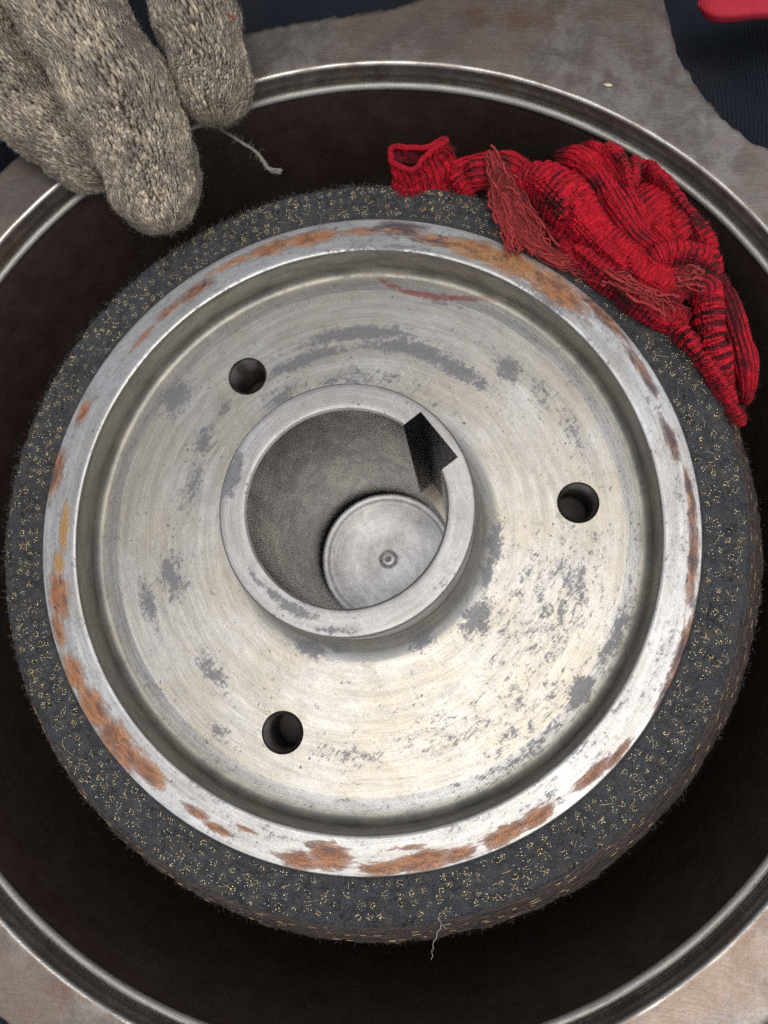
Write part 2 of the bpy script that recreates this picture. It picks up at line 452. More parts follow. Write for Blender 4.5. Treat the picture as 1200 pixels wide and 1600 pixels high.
def wall_mat():
    g = G('oily_brown_iron'); p = g.mm(); r, d = g.polar(p)
    z = g.n('ShaderNodeSeparateXYZ', {0: p}, out=2)
    a = g.noise(p, 0.10, 7.0, 0.72); b = g.noise(g.pvec(z, d, 5.0, 2.2), 1.0, 6.0, 0.7); f = g.noise(p, 0.9, 7.0, 0.78)
    c = g.mix(g.ramp(a, 0.25, 0.85), (0.066, 0.038, 0.030), (0.125, 0.088, 0.068))
    c = g.mix(g.ramp(b, 0.5, 0.75, 0.0, 0.5), c, (0.16, 0.122, 0.095))
    c = g.mix(g.ramp(f, 0.55, 0.75, 0.0, 0.5), c, (0.036, 0.020, 0.016))
    return g.bsdf(Base_Color=c, Metallic=0.45, Roughness=g.math('ADD', 0.25, g.math('MULTIPLY', f, 0.3)), Normal=g.bump(g.math('ADD', b, f), 0.35, 0.0004))
M['wall'] = wall_mat()

def oil_floor():
    g = G('black_oily_floor'); p = g.mm()
    n = g.noise(p, 0.1, 5.0)
    c = g.mix(n, (0.008, 0.007, 0.007), (0.022, 0.016, 0.014))
    return g.bsdf(Base_Color=c, Roughness=0.35, Normal=g.bump(n, 0.3, 0.001))
M['oil'] = oil_floor()

def yarn_mat(name, ramp_cols, dirt_col, dirt_amt, dirt_scale, rough, sheen, spec=0.4):
    g = G(name); p = g.mm(); t = g.attr('tone')
    n = g.noise(p, dirt_scale, 5.0, 0.65); f = g.noise(p, 3.5, 3.0, 0.7)
    c = g.mix(t, ramp_cols[0], ramp_cols[1])
    c = g.mix(g.ramp(f, 0.45, 0.75, 0.0, 0.45), c, ramp_cols[2])
    c = g.mix(g.ramp(g.math('ADD', g.math('ADD', g.math('MULTIPLY', n, 0.75), g.math('MULTIPLY', g.noise(p, dirt_scale * 6.0, 4.0, 0.7), 0.25)), g.attr('dirt')), 0.50, 0.66, 0.0, dirt_amt), c, dirt_col)
    return g.bsdf(Base_Color=c, Roughness=rough, Specular_IOR_Level=spec, Sheen_Weight=sheen, Sheen_Roughness=0.5, Normal=g.bump(f, 0.5, 0.0003))
M['glove'] = yarn_mat('grey_glove_yarn', ((0.075, 0.055, 0.036), (0.54, 0.44, 0.30), (0.72, 0.63, 0.47)), (0.070, 0.052, 0.036), 0.82, 0.06, 0.42, 0.15, 0.8)
M['glove_base'] = plain('grey_glove_inside', (0.060, 0.048, 0.037), 0.95)
M['glove_fuzz'] = plain('grey_glove_fuzz', (0.27, 0.228, 0.172), 0.8)
M['loose'] = plain('dirty_loose_yarn', (0.22, 0.195, 0.165), 0.9)
M['red'] = yarn_mat('red_yarn', ((0.27, 0.004, 0.012), (0.68, 0.009, 0.028), (0.76, 0.025, 0.050)), (0.035, 0.008, 0.011), 0.88, 0.085, 0.7, 0.0, 0.2)
M['red_base'] = plain('red_rag_inside', (0.09, 0.003, 0.007), 0.95)
M['red_fray'] = plain('frayed_red_yarn', (0.36, 0.028, 0.028), 0.85)
M['red_fray2'] = plain('dull_red_fibre', (0.20, 0.035, 0.033), 0.9)

def cord_mat():
    g = G('navy_ribbed_cloth'); p = g.mm()
    n = g.noise(p, 1.8, 3.0, 0.7); b = g.noise(p, 0.03, 4.0)
    c = g.mix(n, (0.006, 0.008, 0.013), (0.017, 0.021, 0.032))
    c = g.mix(g.ramp(b, 0.45, 0.7, 0.0, 0.5), c, (0.022, 0.024, 0.032))
    return g.bsdf(Base_Color=c, Roughness=0.9, Sheen_Weight=0.0, Specular_IOR_Level=0.2, Normal=g.bump(n, 0.5, 0.0003))
M['cord'] = cord_mat()

def twill_mat():
    g = G('red_twill'); p = g.mm()
    w = g.n('ShaderNodeTexWave', {'Vector': g.vm('MULTIPLY', p, (1.0, 0.55, 1.0)), 'Scale': 0.42, 'Distortion': 0.4, 'Detail': 1.0}, out=1)
    c = g.mix(w, (0.30, 0.008, 0.02), (0.52, 0.016, 0.04))
    return g.bsdf(Base_Color=c, Roughness=0.8, Normal=g.bump(w, 0.5, 0.0004))
M['twill'] = twill_mat()

# ================================================================== housing
housing = thing('drum_housing', 'worn brown cast iron drum housing with stepped rim around the steel cone', 'housing', (0, 0, -78))
OFF = np.array([-1.6, 1.5, 0.0])           # its axis sits a little off the cone's axis
def hlink(name, V, F, mat, sharp=35, kind=None, attrs=None):
    me = mesh_from(name, np.asarray(V) + OFF + np.array([0, 0, 78.0]), F, sharp=sharp)
    for k, v in (attrs or {}).items(): set_attr(me, k, v)
    return link(name, me, mat, housing, kind)

def flange_outline(n):
    pts = []
    for a in np.linspace(92.8, 360 + 41.5, 300):
        pts.append((153.2 * math.cos(math.radians(a)), 153.2 * math.sin(math.radians(a))))
    lug = [(113.8, 100.1), (103.6, 111.8), (98.5, 120.0), (95.1, 127.5), (92.9, 134.0), (90.2, 148.9), (89.6, 173.5), (88.6, 194), (81, 202), (61, 202), (49, 194), (39.5, 171), (29.5, 161), (16.6, 155.7), (4, 153.6), (-7.5, 153.0)]
    pts += [tuple(p) for p in crom(np.array(lug), 160)[2:-2]]
    pts = np.array(pts + [pts[0]])
    ang = np.unwrap(np.arctan2(pts[:, 1], pts[:, 0])); rad = np.hypot(pts[:, 0], pts[:, 1])
    t = np.arange(n) * 2 * np.pi / n
    o = np.argsort(ang)
    return t, np.interp(t, ang[o], rad[o], period=2 * np.pi)
NF = 1080
t, Ro = flange_outline(NF)
cs = np.stack([np.cos(t), np.sin(t)], 1)
jag = fbm(np.column_stack([cs * 150, 0 * t]), 0.22, 5, 4) * 0.9
rings = []; bare = []
def ring(r, z, b=0.0, nz=0.0):
    r = np.broadcast_to(r, (NF,)); P = np.column_stack([cs * r[:, None], np.full(NF, z)])
    if nz: P[:, 2] += fbm(P, 0.05, 3, 4) * nz
    rings.append(P); bare.append(np.broadcast_to(b, (NF,)))
ring(134.9, -9.0, 0.30); ring(134.9, -1.0, 0.42); ring(135.0, 4.0, 0.42); ring(135.2, 4.55, 0.5); ring(135.7, 4.95, 0.62); ring(136.3, 5.0, 0.4)
for k in range(1, 26):
    f = k / 26.0
    ring(136.3 + (Ro - 1.4 - 136.3) * f, 5.0, max(0.0, 0.22 - 0.012 * k * 2), 0.05)
eb = 0.25 + 0.5 * np.clip(fbm(np.column_stack([cs * 150, 0 * t]), 0.12, 8, 3), 0, 1)
jg2 = fbm(np.column_stack([cs * 150, 0 * t + 30]), 0.5, 9, 4)
ring(Ro - 1.3 + jag * 0.7, 4.9, 0.15); ring(Ro - 0.7 + jag + jg2 * 0.4, 4.3, eb); ring(Ro + 0.1 + jag + jg2 * 0.6, 3.0, eb * 0.8); ring(Ro + 0.9 + jag * 0.8 + jg2 * 0.7, 1.2, eb * 0.4); ring(Ro + 1.4 + jag * 0.6, -2.0); ring(Ro + 0.6, -9.0)
hlink('mounting_flange', np.vstack(rings), quads(len(rings), NF, True, True), M['flange'], 40, attrs={'bare': np.concatenate(bare)})

lip = [(131.5, -1.7), (131.5, -0.9), (131.75, -0.35), (132.2, -0.02), (132.8, 0.1), (133.3, -0.02), (133.6, -0.3), (133.8, -0.9), (134.0, -1.3), (134.85, -1.4), (134.85, -3.0), (133, -2.9)]
V, F = lathe(lip, 900, True)
rz = V[:, 2] + 0.0
bare = np.interp(np.hypot(V[:, 0], V[:, 1]), [131.4, 131.6, 132.2, 132.8, 133.3, 134.8], [0.5, 0.75, 0.62, 0.48, 0.55, 0.15]) * (V[:, 2] > -1.2)
V[:, 2] += fbm(V, 0.25, 6, 3) * 0.05
hlink('bore_lip', V, F, M['lip'], 60, attrs={'bare': bare})
prof = densify([(131.46, -1.75), (131.1, -20), (130.4, -45), (129.6, -66), (127.5, -71.0), (124, -72.2)], 2.0)
V, F = lathe(prof, 540)
V += np.column_stack([V[:, :2] / np.hypot(V[:, 0], V[:, 1])[:, None] * (fbm(V, 0.05, 2, 4) * 0.12)[:, None], 0 * V[:, 0]])
hlink('drum_wall', V, F, M['wall'], None)
V, F = lathe(densify([(124, -72.2), (60, -73.5), (36, -73.5)], 4.0), 240)
V[:, 2] += fbm(V, 0.08, 4, 3) * 0.3
hlink('drum_floor', V, F, M['oil'], None)
V, F = lathe([(146, -9.05), (146, -30), (143, -70), (139, -77.5), (34, -78), (34, -76), (134.5, -75), (140, -60), (141, -9.05)], 360, True)
hlink('drum_casing', V, F, M['body'], 40)

# ================================================================== friction cone
cone = thing('friction_cone', 'bright steel clutch cone with dark woven friction lining inside the housing', 'clutch cone', (0, 0, -60))
Z0 = np.array([0, 0, 60.0])
def clink(name, me, mat, parent=None, kind=None):
    """meshes written about the cone's axis at rim height"""
    o = link(name, me, mat, parent or cone, kind)
    return o

def ang_r(V):
    return np.degrees(np.arctan2(V[:, 1], V[:, 0])), np.hypot(V[:, 0], V[:, 1])

# stains: (x, y, half length along the circle mm, half width mm, strength)
STAINS = [(-17.3, 52.0, 14.0, 2.2, 1.00), (-1.9, 59.5, 18.0, 2.2, 1.10), (13.4, 53.9, 18.0, 2.2, 1.10), (28.3, 46.4, 12.0, 2.5, 1.00), (41.3, 46.9, 5.0, 3.0, 1.00), (-1.8, 45.5, 20.0, 2.5, 0.50), (-57.2, 40.4, 6.0, 4.0, 1.00), (-47.7, 27.2, 5.0, 3.0, 0.90), (-42.2, 36.9, 5.0, 2.0, 0.60), (-51.0, 13.6, 10.0, 2.5, 0.70), (-55.6, -12.7, 7.0, 4.0, 0.90), (-62.8, -20.1, 8.0, 3.0, 0.70), (-43.1, -39.9, 8.0, 3.0, 0.70), (49.7, -24.2, 25.0, 14.0, 0.40), (43.7, -51.4, 22.0, 12.0, 0.38), (58.8, -13.7, 16.0, 8.0, 0.42), (23.1, -56.6, 14.0, 10.0, 0.30), (68.2, -31.1, 12.0, 4.0, 0.50), (37.2, -4.6, 7.0, 2.5, 1.00), (31.5, -25.0, 6.0, 4.0, 1.10), (34.4, -13.5, 5.0, 2.0, 0.90), (16.4, -31.0, 4.0, 2.5, 1.10), (-14.9, -33.3, 4.5, 2.2, 1.20), (-6.7, -33.3, 3.0, 1.5, 1.00), (-37.6, 17.2, 3.0, 4.0, 0.00), (-24.8, 40.3, 6.0, 3.0, 0.70), (24.4, 34.8, 10.0, 4.0, 0.20), (51.9, 37.8, 8.0, 3.0, 0.50), (60.5, 26.2, 9.0, 3.0, 0.60), (58.3, -44.6, 5.0, 3.0, 1.00), (-4.7, -61.9, 12.0, 3.0, 0.50), (-40.6, -55.5, 5.0, 3.0, 0.50), (5.8, 79.7, 14.0, 3.0, 0.50), (52.8, 61.2, 8.0, 2.5, 0.50), (23.0, 68.6, 10.0, 1.5, 0.60)]
HUBSTAINS = [(-28.1, 7.9, 5.0, 2.2, 1.40), (-26.9, 11.9, 3.0, 1.5, 1.20), (-12.6, -24.0, 7.0, 1.6, 1.20), (-16.5, -20.9, 4.0, 1.2, 1.00), (24.2, -16.8, 5.0, 2.0, 0.50), (-2.7, -29.2, 6.0, 1.0, 0.90), (-21.3, -17.1, 5.0, 1.0, 0.90)]
RED = [(3.03, 77.63), (8.27, 74.00), (15.40, 71.37), (24.91, 69.57), (34.39, 68.92), (41.84, 67.70)]
RUST = [(11.5, 86.0, 9.0, 2.2, 1.00, 0.90, 0.00), (23.4, 81.6, 9.0, 2.0, 1.00, 0.60, 0.10), (32.5, 78.5, 9.0, 3.2, 1.10, 0.10, 0.45), (43.2, 73.6, 11.0, 3.8, 1.10, 0.15, 0.50), (55.3, 65.3, 11.0, 3.8, 1.10, 0.35, 0.35), (-0.6, 85.9, 8.0, 1.5, 0.80, 0.50, 0.10), (-14.7, 84.7, 8.0, 2.2, 1.05, 0.10, 0.25), (-26.1, 82.0, 9.0, 2.1, 1.00, 0.15, 0.15), (-38.4, 77.8, 8.0, 1.3, 0.85, 0.30, 0.10), (-48.7, 69.7, 7.0, 1.9, 0.95, 0.70, 0.00), (-56.2, 64.0, 6.0, 1.2, 0.85, 0.60, 0.00), (-63.5, 56.4, 7.0, 0.9, 0.75, 0.50, 0.00), (-80.4, 33.6, 4.0, 1.6, 0.95, 0.30, 0.20), (-87.5, 15.8, 8.0, 2.4, 1.05, 0.60, 0.10), (-83.6, 0.0, 8.0, 1.5, 0.95, 0.00, 0.95), (-84.4, -9.9, 4.0, 1.8, 0.90, 0.00, 0.80), (-83.7, -18.8, 7.0, 3.0, 1.00, 0.35, 0.35), (-82.9, -28.5, 6.0, 1.8, 0.95, 0.50, 0.10), (-77.9, -39.6, 6.0, 2.4, 1.00, 0.15, 0.20), (-71.8, -48.9, 8.0, 3.2, 1.05, 0.10, 0.10), (-64.1, -57.9, 9.0, 3.6, 1.05, 0.15, 0.15), (-55.4, -65.1, 7.0, 2.5, 1.00, 0.15, 0.20), (-42.3, -75.0, 5.0, 1.2, 0.90, 0.20, 0.10), (-36.2, -79.1, 5.0, 1.1, 0.90, 0.20, 0.10), (-28.6, -79.1, 4.0, 0.6, 0.75, 0.20, 0.10), (-14.3, -86.3, 6.0, 2.4, 1.00, 0.45, 0.10), (-7.0, -85.0, 6.0, 3.4, 1.05, 0.35, 0.15), (6.8, -87.6, 7.0, 1.8, 0.95, 0.25, 0.40), (16.5, -85.5, 8.0, 2.6, 1.00, 0.25, 0.25), (25.3, -83.8, 6.0, 1.8, 0.90, 0.35, 0.20), (13.3, -82.6, 6.0, 0.8, 0.70, 0.40, 0.10), (37.2, -78.6, 7.0, 2.2, 0.95, 0.30, 0.15), (45.2, -74.3, 6.0, 2.2, 0.95, 0.35, 0.10), (58.9, -64.5, 7.0, 1.8, 0.90, 0.55, 0.00), (65.4, -59.5, 6.0, 1.2, 0.80, 0.50, 0.00), (87.4, 3.4, 14.0, 1.2, 0.85, 0.70, 0.00), (86.8, -11.7, 14.0, 1.4, 0.90, 0.70, 0.00), (83.1, -32.8, 12.0, 1.5, 0.90, 0.70, 0.00), (78.8, -43.1, 8.0, 1.2, 0.80, 0.60, 0.00), (83.6, 20.7, 8.0, 1.5, 0.80, 0.80, 0.00), (77.3, 40.5, 10.0, 1.4, 0.85, 0.80, 0.00), (67.1, 57.6, 12.0, 1.6, 0.95, 0.70, 0.10)]
def blob(V, lst):
    a, r = ang_r(V); out = np.zeros(len(V))
    for x, y, L, W, s in lst:
        a0 = math.degrees(math.atan2(y, x)); r0 = math.hypot(x, y)
        da = np.radians((a - a0 + 180) % 360 - 180) * r0
        out = np.maximum(out, s * np.exp(-((da / L) ** 2 + ((r - r0) / W) ** 2)))
    return out
def red_amount(V):
    p = crom(np.array(RED), 60); d = np.full(len(V), 9e9)
    for k, q in enumerate(p):
        w = 0.55 + 0.95 * math.sin(math.pi * min(1, max(0, k / 59.0))) 
        d = np.minimum(d, np.hypot(V[:, 0] - q[0], V[:, 1] - q[1]) / w)
    return np.clip(1.15 - d * 0.75, 0, 1)

def finish_steel(me, rust=False, hub_=False):
    V = coords(me) - Z0
    set_attr(me, 'stain', blob(V, STAINS if not hub_ else HUBSTAINS)); set_attr(me, 'red', red_amount(V) * (0 if hub_ else 1))
    rr_ = np.hypot(V[:, 0], V[:, 1])
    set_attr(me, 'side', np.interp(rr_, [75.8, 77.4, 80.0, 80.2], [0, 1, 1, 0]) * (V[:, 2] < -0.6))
    if rust:
        a, r = ang_r(V); amt = np.zeros(len(V)); dk = np.zeros(len(V)); ye = np.zeros(len(V))
        for x, y, L, W, s, k, yl in RUST:
            a0 = math.degrees(math.atan2(y, x)); r0 = math.hypot(x, y)
            da = np.radians((a - a0 + 180) % 360 - 180) * r0
            g = s * np.exp(-(np.abs(da / L) ** 2.0 + np.abs((r - r0) / W) ** 2.0))
            up = g > amt
            amt = np.maximum(amt, g); dk[up] = k; ye[up] = yl
        amt *= (V[:, 2] > -1.5)
        set_attr(me, 'rust', np.column_stack([amt, dk, ye]))

# rim ring: outer shoulder, flat face, inner edge, wall and cove
rim_prof = [(89.9, -30), (89.9, -0.35), (89.55, 0.0)] + [(89.0 - 0.45 * k, 0.02) for k in range(19)] + [(80.6, 0.0), (80.15, -0.2), (79.95, -0.7)] \
    + densify([(79.8, -1.2), (79.5, -8.9)], 0.6) + arc(77.1, -9.0, 2.4, 0, -90, 12)[1:] + [(76.0, -11.38), (74.6, -11.24), (72.95, -11.1), (72.95, -30)]
V, F = lathe(rim_prof, 1080, True)
V[:, 2] += fbm(V, 0.12, 9, 3) * 0.04 * (V[:, 2] > -1)
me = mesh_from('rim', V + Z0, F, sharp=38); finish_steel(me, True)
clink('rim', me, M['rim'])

# web with three tapped holes
HOLES = [(-35.3, 47.0), (60.2, 6.7), (-22.2, -56.1)]
web_top = [(72.96, -11.1), (70.5, -11.05), (67.0, -10.95), (63.0, -10.85)] + [(60 - 1.5 * k, -10.8 + 0.03 * k) for k in range(13)]
web_top += [(41.2, -10.40), (39.6, -10.35), (38.0, -10.2), (36.5, -9.8), (35.0, -9.0), (33.8, -7.9), (32.7, -6.2), (32.0, -4.2), (31.5, -2.0), (31.2, 1.0)]
web_prof = [(72.96, -29)] + densify(web_top, 0.9) + [(31.2, -29)]
V, F = lathe(web_prof, 540, True)
V[:, 2] += fbm(V, 0.10, 12, 3) * 0.03 * (V[:, 2] > -20) * np.clip((71.5 - np.hypot(V[:, 0], V[:, 1])) / 4, 0, 1)
me = mesh_from('web', V + Z0, F)
cutters = []
for x, y in HOLES:
    n = 64; tt = np.arange(n) * 2 * np.pi / n
    pr = [(0.01, -40), (5.75, -40), (5.75, -11.6), (6.35, -10.9), (6.5, -5), (0.01, -5)]
    hv, hf = lathe(pr, n, False)
    hv = np.vstack([hv]); hv[:, 0] += x; hv[:, 1] += y
    cutters.append(cyl_mesh(x, y, 5.85, -40 + 60, 5 + 60))
me = cut(me, cutters)
me.polygons.foreach_set('use_smooth', np.full(len(me.polygons), True)); me.set_sharp_from_angle(angle=math.radians(40))
finish_steel(me)
web = clink('web', me, M['web'])
for x, y in HOLES:
    prof = [(6.15, -10.86), (5.95, -10.82), (5.55, -11.3)]
    z = -11.6
    while z > -27:
        prof += [(5.66, z), (4.75, z - 0.75), (4.75, z - 0.95), (5.66, z - 1.6)]; z -= 1.8
    prof += [(5.8, -28.5), (5.84, -11.4)]
    prof[0] = (5.84, -10.95); prof[1] = (5.78, -10.80)
    V, F = lathe(prof, 56, True); V[:, 0] += x; V[:, 1] += y
    clink('threaded_hole', mesh_from('threaded_hole', V + Z0, F, sharp=50), M['thread'])

# hub collar with bore and keyway
hub_prof = [(24.2, 24.6), (24.7, 25.1), (25.2, 25.2)] + [(25.8 + 0.62 * k, 25.2) for k in range(8)] + [(30.6, 25.12), (30.95, 24.75), (31.1, 24.2)] + densify([(31.1, 23.5), (31.1, -35)], 2.0) + [(30, -75.4), (24.6, -75.4)] + densify([(24.2, -75.0), (24.2, 24.0)], 3.0)
V, F = lathe(hub_prof, 360, True)
me = mesh_from('hub', V + Z0, F)
ka = math.radians(37.4); kx, ky = math.cos(ka), math.sin(ka)
def kp(u, v, z): return (u * kx - v * ky, u * ky + v * kx, z + 60)
box = [kp(u, v, z) for z in (-58, 40) for u, v in ((12, -7.25), (28.5, -7.25), (28.5, 7.25), (12, 7.25))]
me = cut(me, [mesh_from('cutter', box, [(3, 2, 1, 0), (4, 5, 6, 7), (0, 1, 5, 4), (1, 2, 6, 5), (2, 3, 7, 6), (3, 0, 4, 7)])])
me.polygons.foreach_set('use_smooth', np.full(len(me.polygons), True)); me.set_sharp_from_angle(angle=math.radians(30))
finish_steel(me, hub_=True)
me.materials.clear(); me.materials.append(M['hub']); me.materials.append(M['bore']); me.materials.append(M['keyway'])
mi = []
for pl in me.polygons:
    c = pl.center / S; rr = math.hypot(c.x, c.y)
    in_key = abs(-c.x * ky + c.y * kx) < 7.6 and c.x * kx + c.y * ky > 20 and 24.32 < rr < 29.6 and c.z - 60 < 24.9 and abs(pl.normal.z) < 0.3
    mi.append(2 if in_key else 1 if (c.z - 60 < 24.55 and rr < 24.6) else 0)
me.polygons.foreach_set('material_index', mi)
hub = bpy.data.objects.new('hub', me); COL.objects.link(hub); hub.parent = cone

# turned shaft face at the bottom of the bore
shaft = thing('shaft_end', 'turned grey steel shaft face with centre mark deep inside the hub bore', 'shaft', (1.0, -1.0, -79))
pp = [(0.02, -75.9), (0.5, -75.95), (0.85, -76.3), (1.1, -76.9), (2.2, -77.0), (2.6, -76.6), (3.0, -76.55), (3.3, -76.8)]
for k in range(36):
    r = 3.6 + 0.48 * k; pp.append((r, -76.75 + 0.055 * math.sin(k * 2.1) * (k % 3 == 0) + 0.022 * (k % 2) - 0.25 * math.exp(-((r - 9.0) / 5.0) ** 2)))
pp += [(21.0, -76.7), (21.3, -77.5), (21.7, -77.5), (21.9, -76.2), (22.9, -76.1), (23.1, -76.9), (23.4, -76.9), (23.5, -76.2), (24.0, -76.4), (24.0, -79), (0.02, -79)]
V, F = lathe(densify(pp, 0.25), 240, False)
V[:, 2] += 79
V[:, :2] *= 1.03
me = mesh_from('shaft_face', V, F, sharp=60)
set_attr(me, 'stain', np.zeros(len(V)) + 0.1); set_attr(me, 'red', np.zeros(len(V)))
link('turned_face', me, M['plug'], shaft)

# ---- woven friction lining
cells = []
for row, rr in enumerate((91.8, 94.5, 97.2, 99.8, 101.9)):
    m = int(2 * math.pi * rr / 3.3)
    for k in range(m):
        a = (k + 0.5 * (row % 2) + random.uniform(-0.25, 0.25)) * 2 * math.pi / m
        q = rr + random.uniform(-0.7, 0.7)
        cells.append((q * math.cos(a), q * math.sin(a), 0.0))
kd = kdtree.KDTree(len(cells))
for i, c in enumerate(cells): kd.insert(c, i)
kd.balance()
cdeep = rng.uniform(0, 1, len(cells))
def lin_profile(s):
    """s mm along the face from the steel edge: r, z, flank"""
    pts = np.array([(89.95, -1.2), (90.2, -0.75), (92, -0.9), (97, -1.7), (100.4, -2.2), (101.9, -2.9), (102.8, -3.9), (105, -8.0), (108, -13.3), (111.2, -19.0), (111.8, -20.6), (110.0, -23.0), (104, -25.0), (90.1, -26.0)])
    d = np.concatenate([[0], np.cumsum(np.hypot(*np.diff(pts, axis=0).T))])
    return np.interp(s, d, pts[:, 0]), np.interp(s, d, pts[:, 1]), d
_, _, dl = lin_profile(np.zeros(1))
sv = np.concatenate([np.linspace(0, dl[6], 44), np.linspace(dl[6], dl[10], 26)[1:], np.linspace(dl[10], dl[-1], 10)[1:]])
rr, zz, _ = lin_profile(sv)
NL = 1700
th = np.arange(NL) * 2 * np.pi / NL
def lin_height(X, Y):
    h = np.zeros(len(X)); pit = np.zeros(len(X)); curl = np.zeros(len(X))
    for i in range(len(X)):
        (c1, i1, d1), (c2, i2, d2) = kd.find_n((X[i], Y[i], 0.0), 2)
        g = min(1.0, max(0.0, (d2 - d1) / 1.3))
        w = d1 / 2.3
        h[i] = 0.24 * (g * (2 - g)) * (0.25 + cdeep[i1]) - 0.05 * w * w + 0.09 * math.sin(d1 * 4.6 + i1) + (-0.45 * max(0.0, 1 - d1 / 1.0) if cdeep[i1] > 0.86 else 0.0)
        curl[i] = max(0.0, math.sin(d1 * 4.6 + i1 + 1.5 * math.atan2(Y[i] - c1[1], X[i] - c1[0]) * (1 if i1 % 2 else -1))) * min(1.0, d1 / 0.7) * (0.3 + 0.7 * cdeep[(i1 * 7) % len(cells)])
        pit[i] = max(0.0, 1.0 - 2.2 * g) * cdeep[i2] * cdeep[i2] * cdeep[i1] * 1.5 + (max(0.0, 1 - d1 / 1.1) * 1.3 if cdeep[i1] > 0.86 else 0.0)
    return h, pit, curl
V = np.stack([rr[:, None] * np.cos(th), rr[:, None] * np.sin(th), zz[:, None] + 0 * th], -1)
top = sv < dl[6] + 1e-6
nt = int(top.sum())
flat = V[:nt].reshape(-1, 3)
h, pit, curl = lin_height(flat[:, 0], flat[:, 1])
env = np.interp(sv[:nt], [0, 0.6, dl[5], dl[6]], [0.1, 1, 0.8, 0.15])
hn = h.reshape(nt, NL) * env[:, None] + (fbm(flat, 0.3, 21, 5) * 0.42).reshape(nt, NL)
V[:nt, :, 2] += hn
fl = np.repeat(np.interp(sv, [dl[5], dl[6] + 1.0], [0, 1])[:, None], NL, 1)
fp = V[nt:].reshape(-1, 3)
nse = fbm(np.column_stack([np.cos(th), np.sin(th), 0 * th]) * 105, 0.13, 31, 5) * 1.25 + 0.35
rough_ = fbm(fp, 0.5, 33, 3).reshape(-1, NL) * 0.40
edgew = np.exp(-((sv[nt:] - dl[10]) / 2.2) ** 2)
rad = rough_ + edgew[:, None] * nse[None, :] * 0.9
V[nt:, :, 0] += rad * np.cos(th); V[nt:, :, 1] += rad * np.sin(th)
V[nt:, :, 2] -= edgew[:, None] * nse[None, :] * 0.9
me = mesh_from('friction_lining', V.reshape(-1, 3) + Z0, quads(len(sv), NL), sharp=None)
pa = np.zeros((len(sv), NL)); pa[:nt] = np.clip(pit.reshape(nt, NL), 0, 1)
ca = np.zeros((len(sv), NL)); ca[:nt] = curl.reshape(nt, NL)
set_attr(me, 'curl', ca.ravel()); set_attr(me, 'pit', pa.ravel()); set_attr(me, 'flank', fl.ravel())
lining = clink('friction_lining', me, M['lining'])

def lin_z(x, y):
    r = math.hypot(x, y); a = math.atan2(y, x) % (2 * math.pi)
    j = int(a / (2 * math.pi) * NL) % NL
    i = int(np.argmin(np.abs(rr[:nt] - r)))
    return V[i, j, 2]
# brass wire ends, in little clusters, cut flush with the face
wv, wf = [], []
n6 = 6
dome_a = np.arange(n6) * 2 * np.pi / n6
def add_dot(x, y, z, r, h):
    b = len(wv)
    for ra, ha in ((1.0, -0.15), (0.92, h)):
        for a in dome_a: wv.append((x + r * ra * math.cos(a), y + r * ra * math.sin(a), z + ha))
    wv.append((x, y, z + h))
    for k in range(n6):
        wf.append((b + k, b + (k + 1) % n6, b + n6 + (k + 1) % n6, b + n6 + k)); 
        wf.append((b + n6 + k, b + n6 + (k + 1) % n6, b + 2 * n6, b + 2 * n6))
bars = []
for i, c in enumerate(cells):
    if math.hypot(c[0], c[1]) > 101.8 or random.random() < 0.12: continue
    m = random.choice((3, 5, 6, 7, 8, 9)); ph = random.uniform(0, 6.28); R0 = random.uniform(0.6, 1.05)
    for k in range(m):
        a = ph + 2 * math.pi * k / m * random.choice((1, 1, 0.8)) + random.uniform(-0.2, 0.2)
        q = R0 * random.choice((1, 1, 0.95, 0.4)) + random.uniform(-0.12, 0.12)
        x, y = c[0] + q * math.cos(a), c[1] + q * math.sin(a)
        rad_ = math.hypot(x, y)
        if not 90.8 < rad_ < 101.9: continue
        z = lin_z(x, y)
        if random.random() < 0.10:
            bb = random.uniform(0, 6.28); L = random.uniform(0.35, 0.8)
            bars.append([(x - L * math.cos(bb), y - L * math.sin(bb), z + 0.03), (x, y, z + 0.16), (x + L * math.cos(bb), y + L * math.sin(bb), z + 0.05)])
        else:
            add_dot(x, y, z, random.choice((0.09, 0.12, 0.14, 0.16, 0.19)), random.uniform(0.12, 0.24))
# drop degenerate quads into triangles
tri = [f if f[2] != f[3] else f[:3] for f in wf]
me = mesh_from('wire_ends', np.array(wv) + Z0, tri, recalc=False)
o = clink('wire_ends', me, M['brass'], lining, 'stuff')
for k in range(110):      # some longer, bent strands lying on the face or flank
    a = random.uniform(0, 6.28); r = random.uniform(92, 101.5)
    x, y = r * math.cos(a), r * math.sin(a); bb = a + math.pi / 2 + random.gauss(0, 0.7); L = random.uniform(0.6, 1.7)
    z = lin_z(x, y)
    bars.append([(x - L * math.cos(bb), y - L * math.sin(bb), z + 0.05), (x + 0.3 * math.sin(bb) * L, y, z + 0.28), (x + L * math.cos(bb), y + L * math.sin(bb), z + 0.12)])
for k in range(300):
    a = random.uniform(0, 6.28); f = random.uniform(0.05, 0.95)
    r = 102.8 + (111.2 - 102.8) * f + 0.25; z = -3.9 - 15.1 * f + 0.1
    L = random.uniform(0.3, 1.1) / r
    bars.append([((r) * math.cos(a + s * L), (r) * math.sin(a + s * L), z) for s in (-1, 0, 1)])
bv, bf = tubes(np.array(bars), rng.uniform(0.035, 0.075, len(bars)), 5)
clink('loose_wires', mesh_from('loose_wires', bv + Z0, bf, recalc=False), M['brass_dull'], lining, 'stuff')
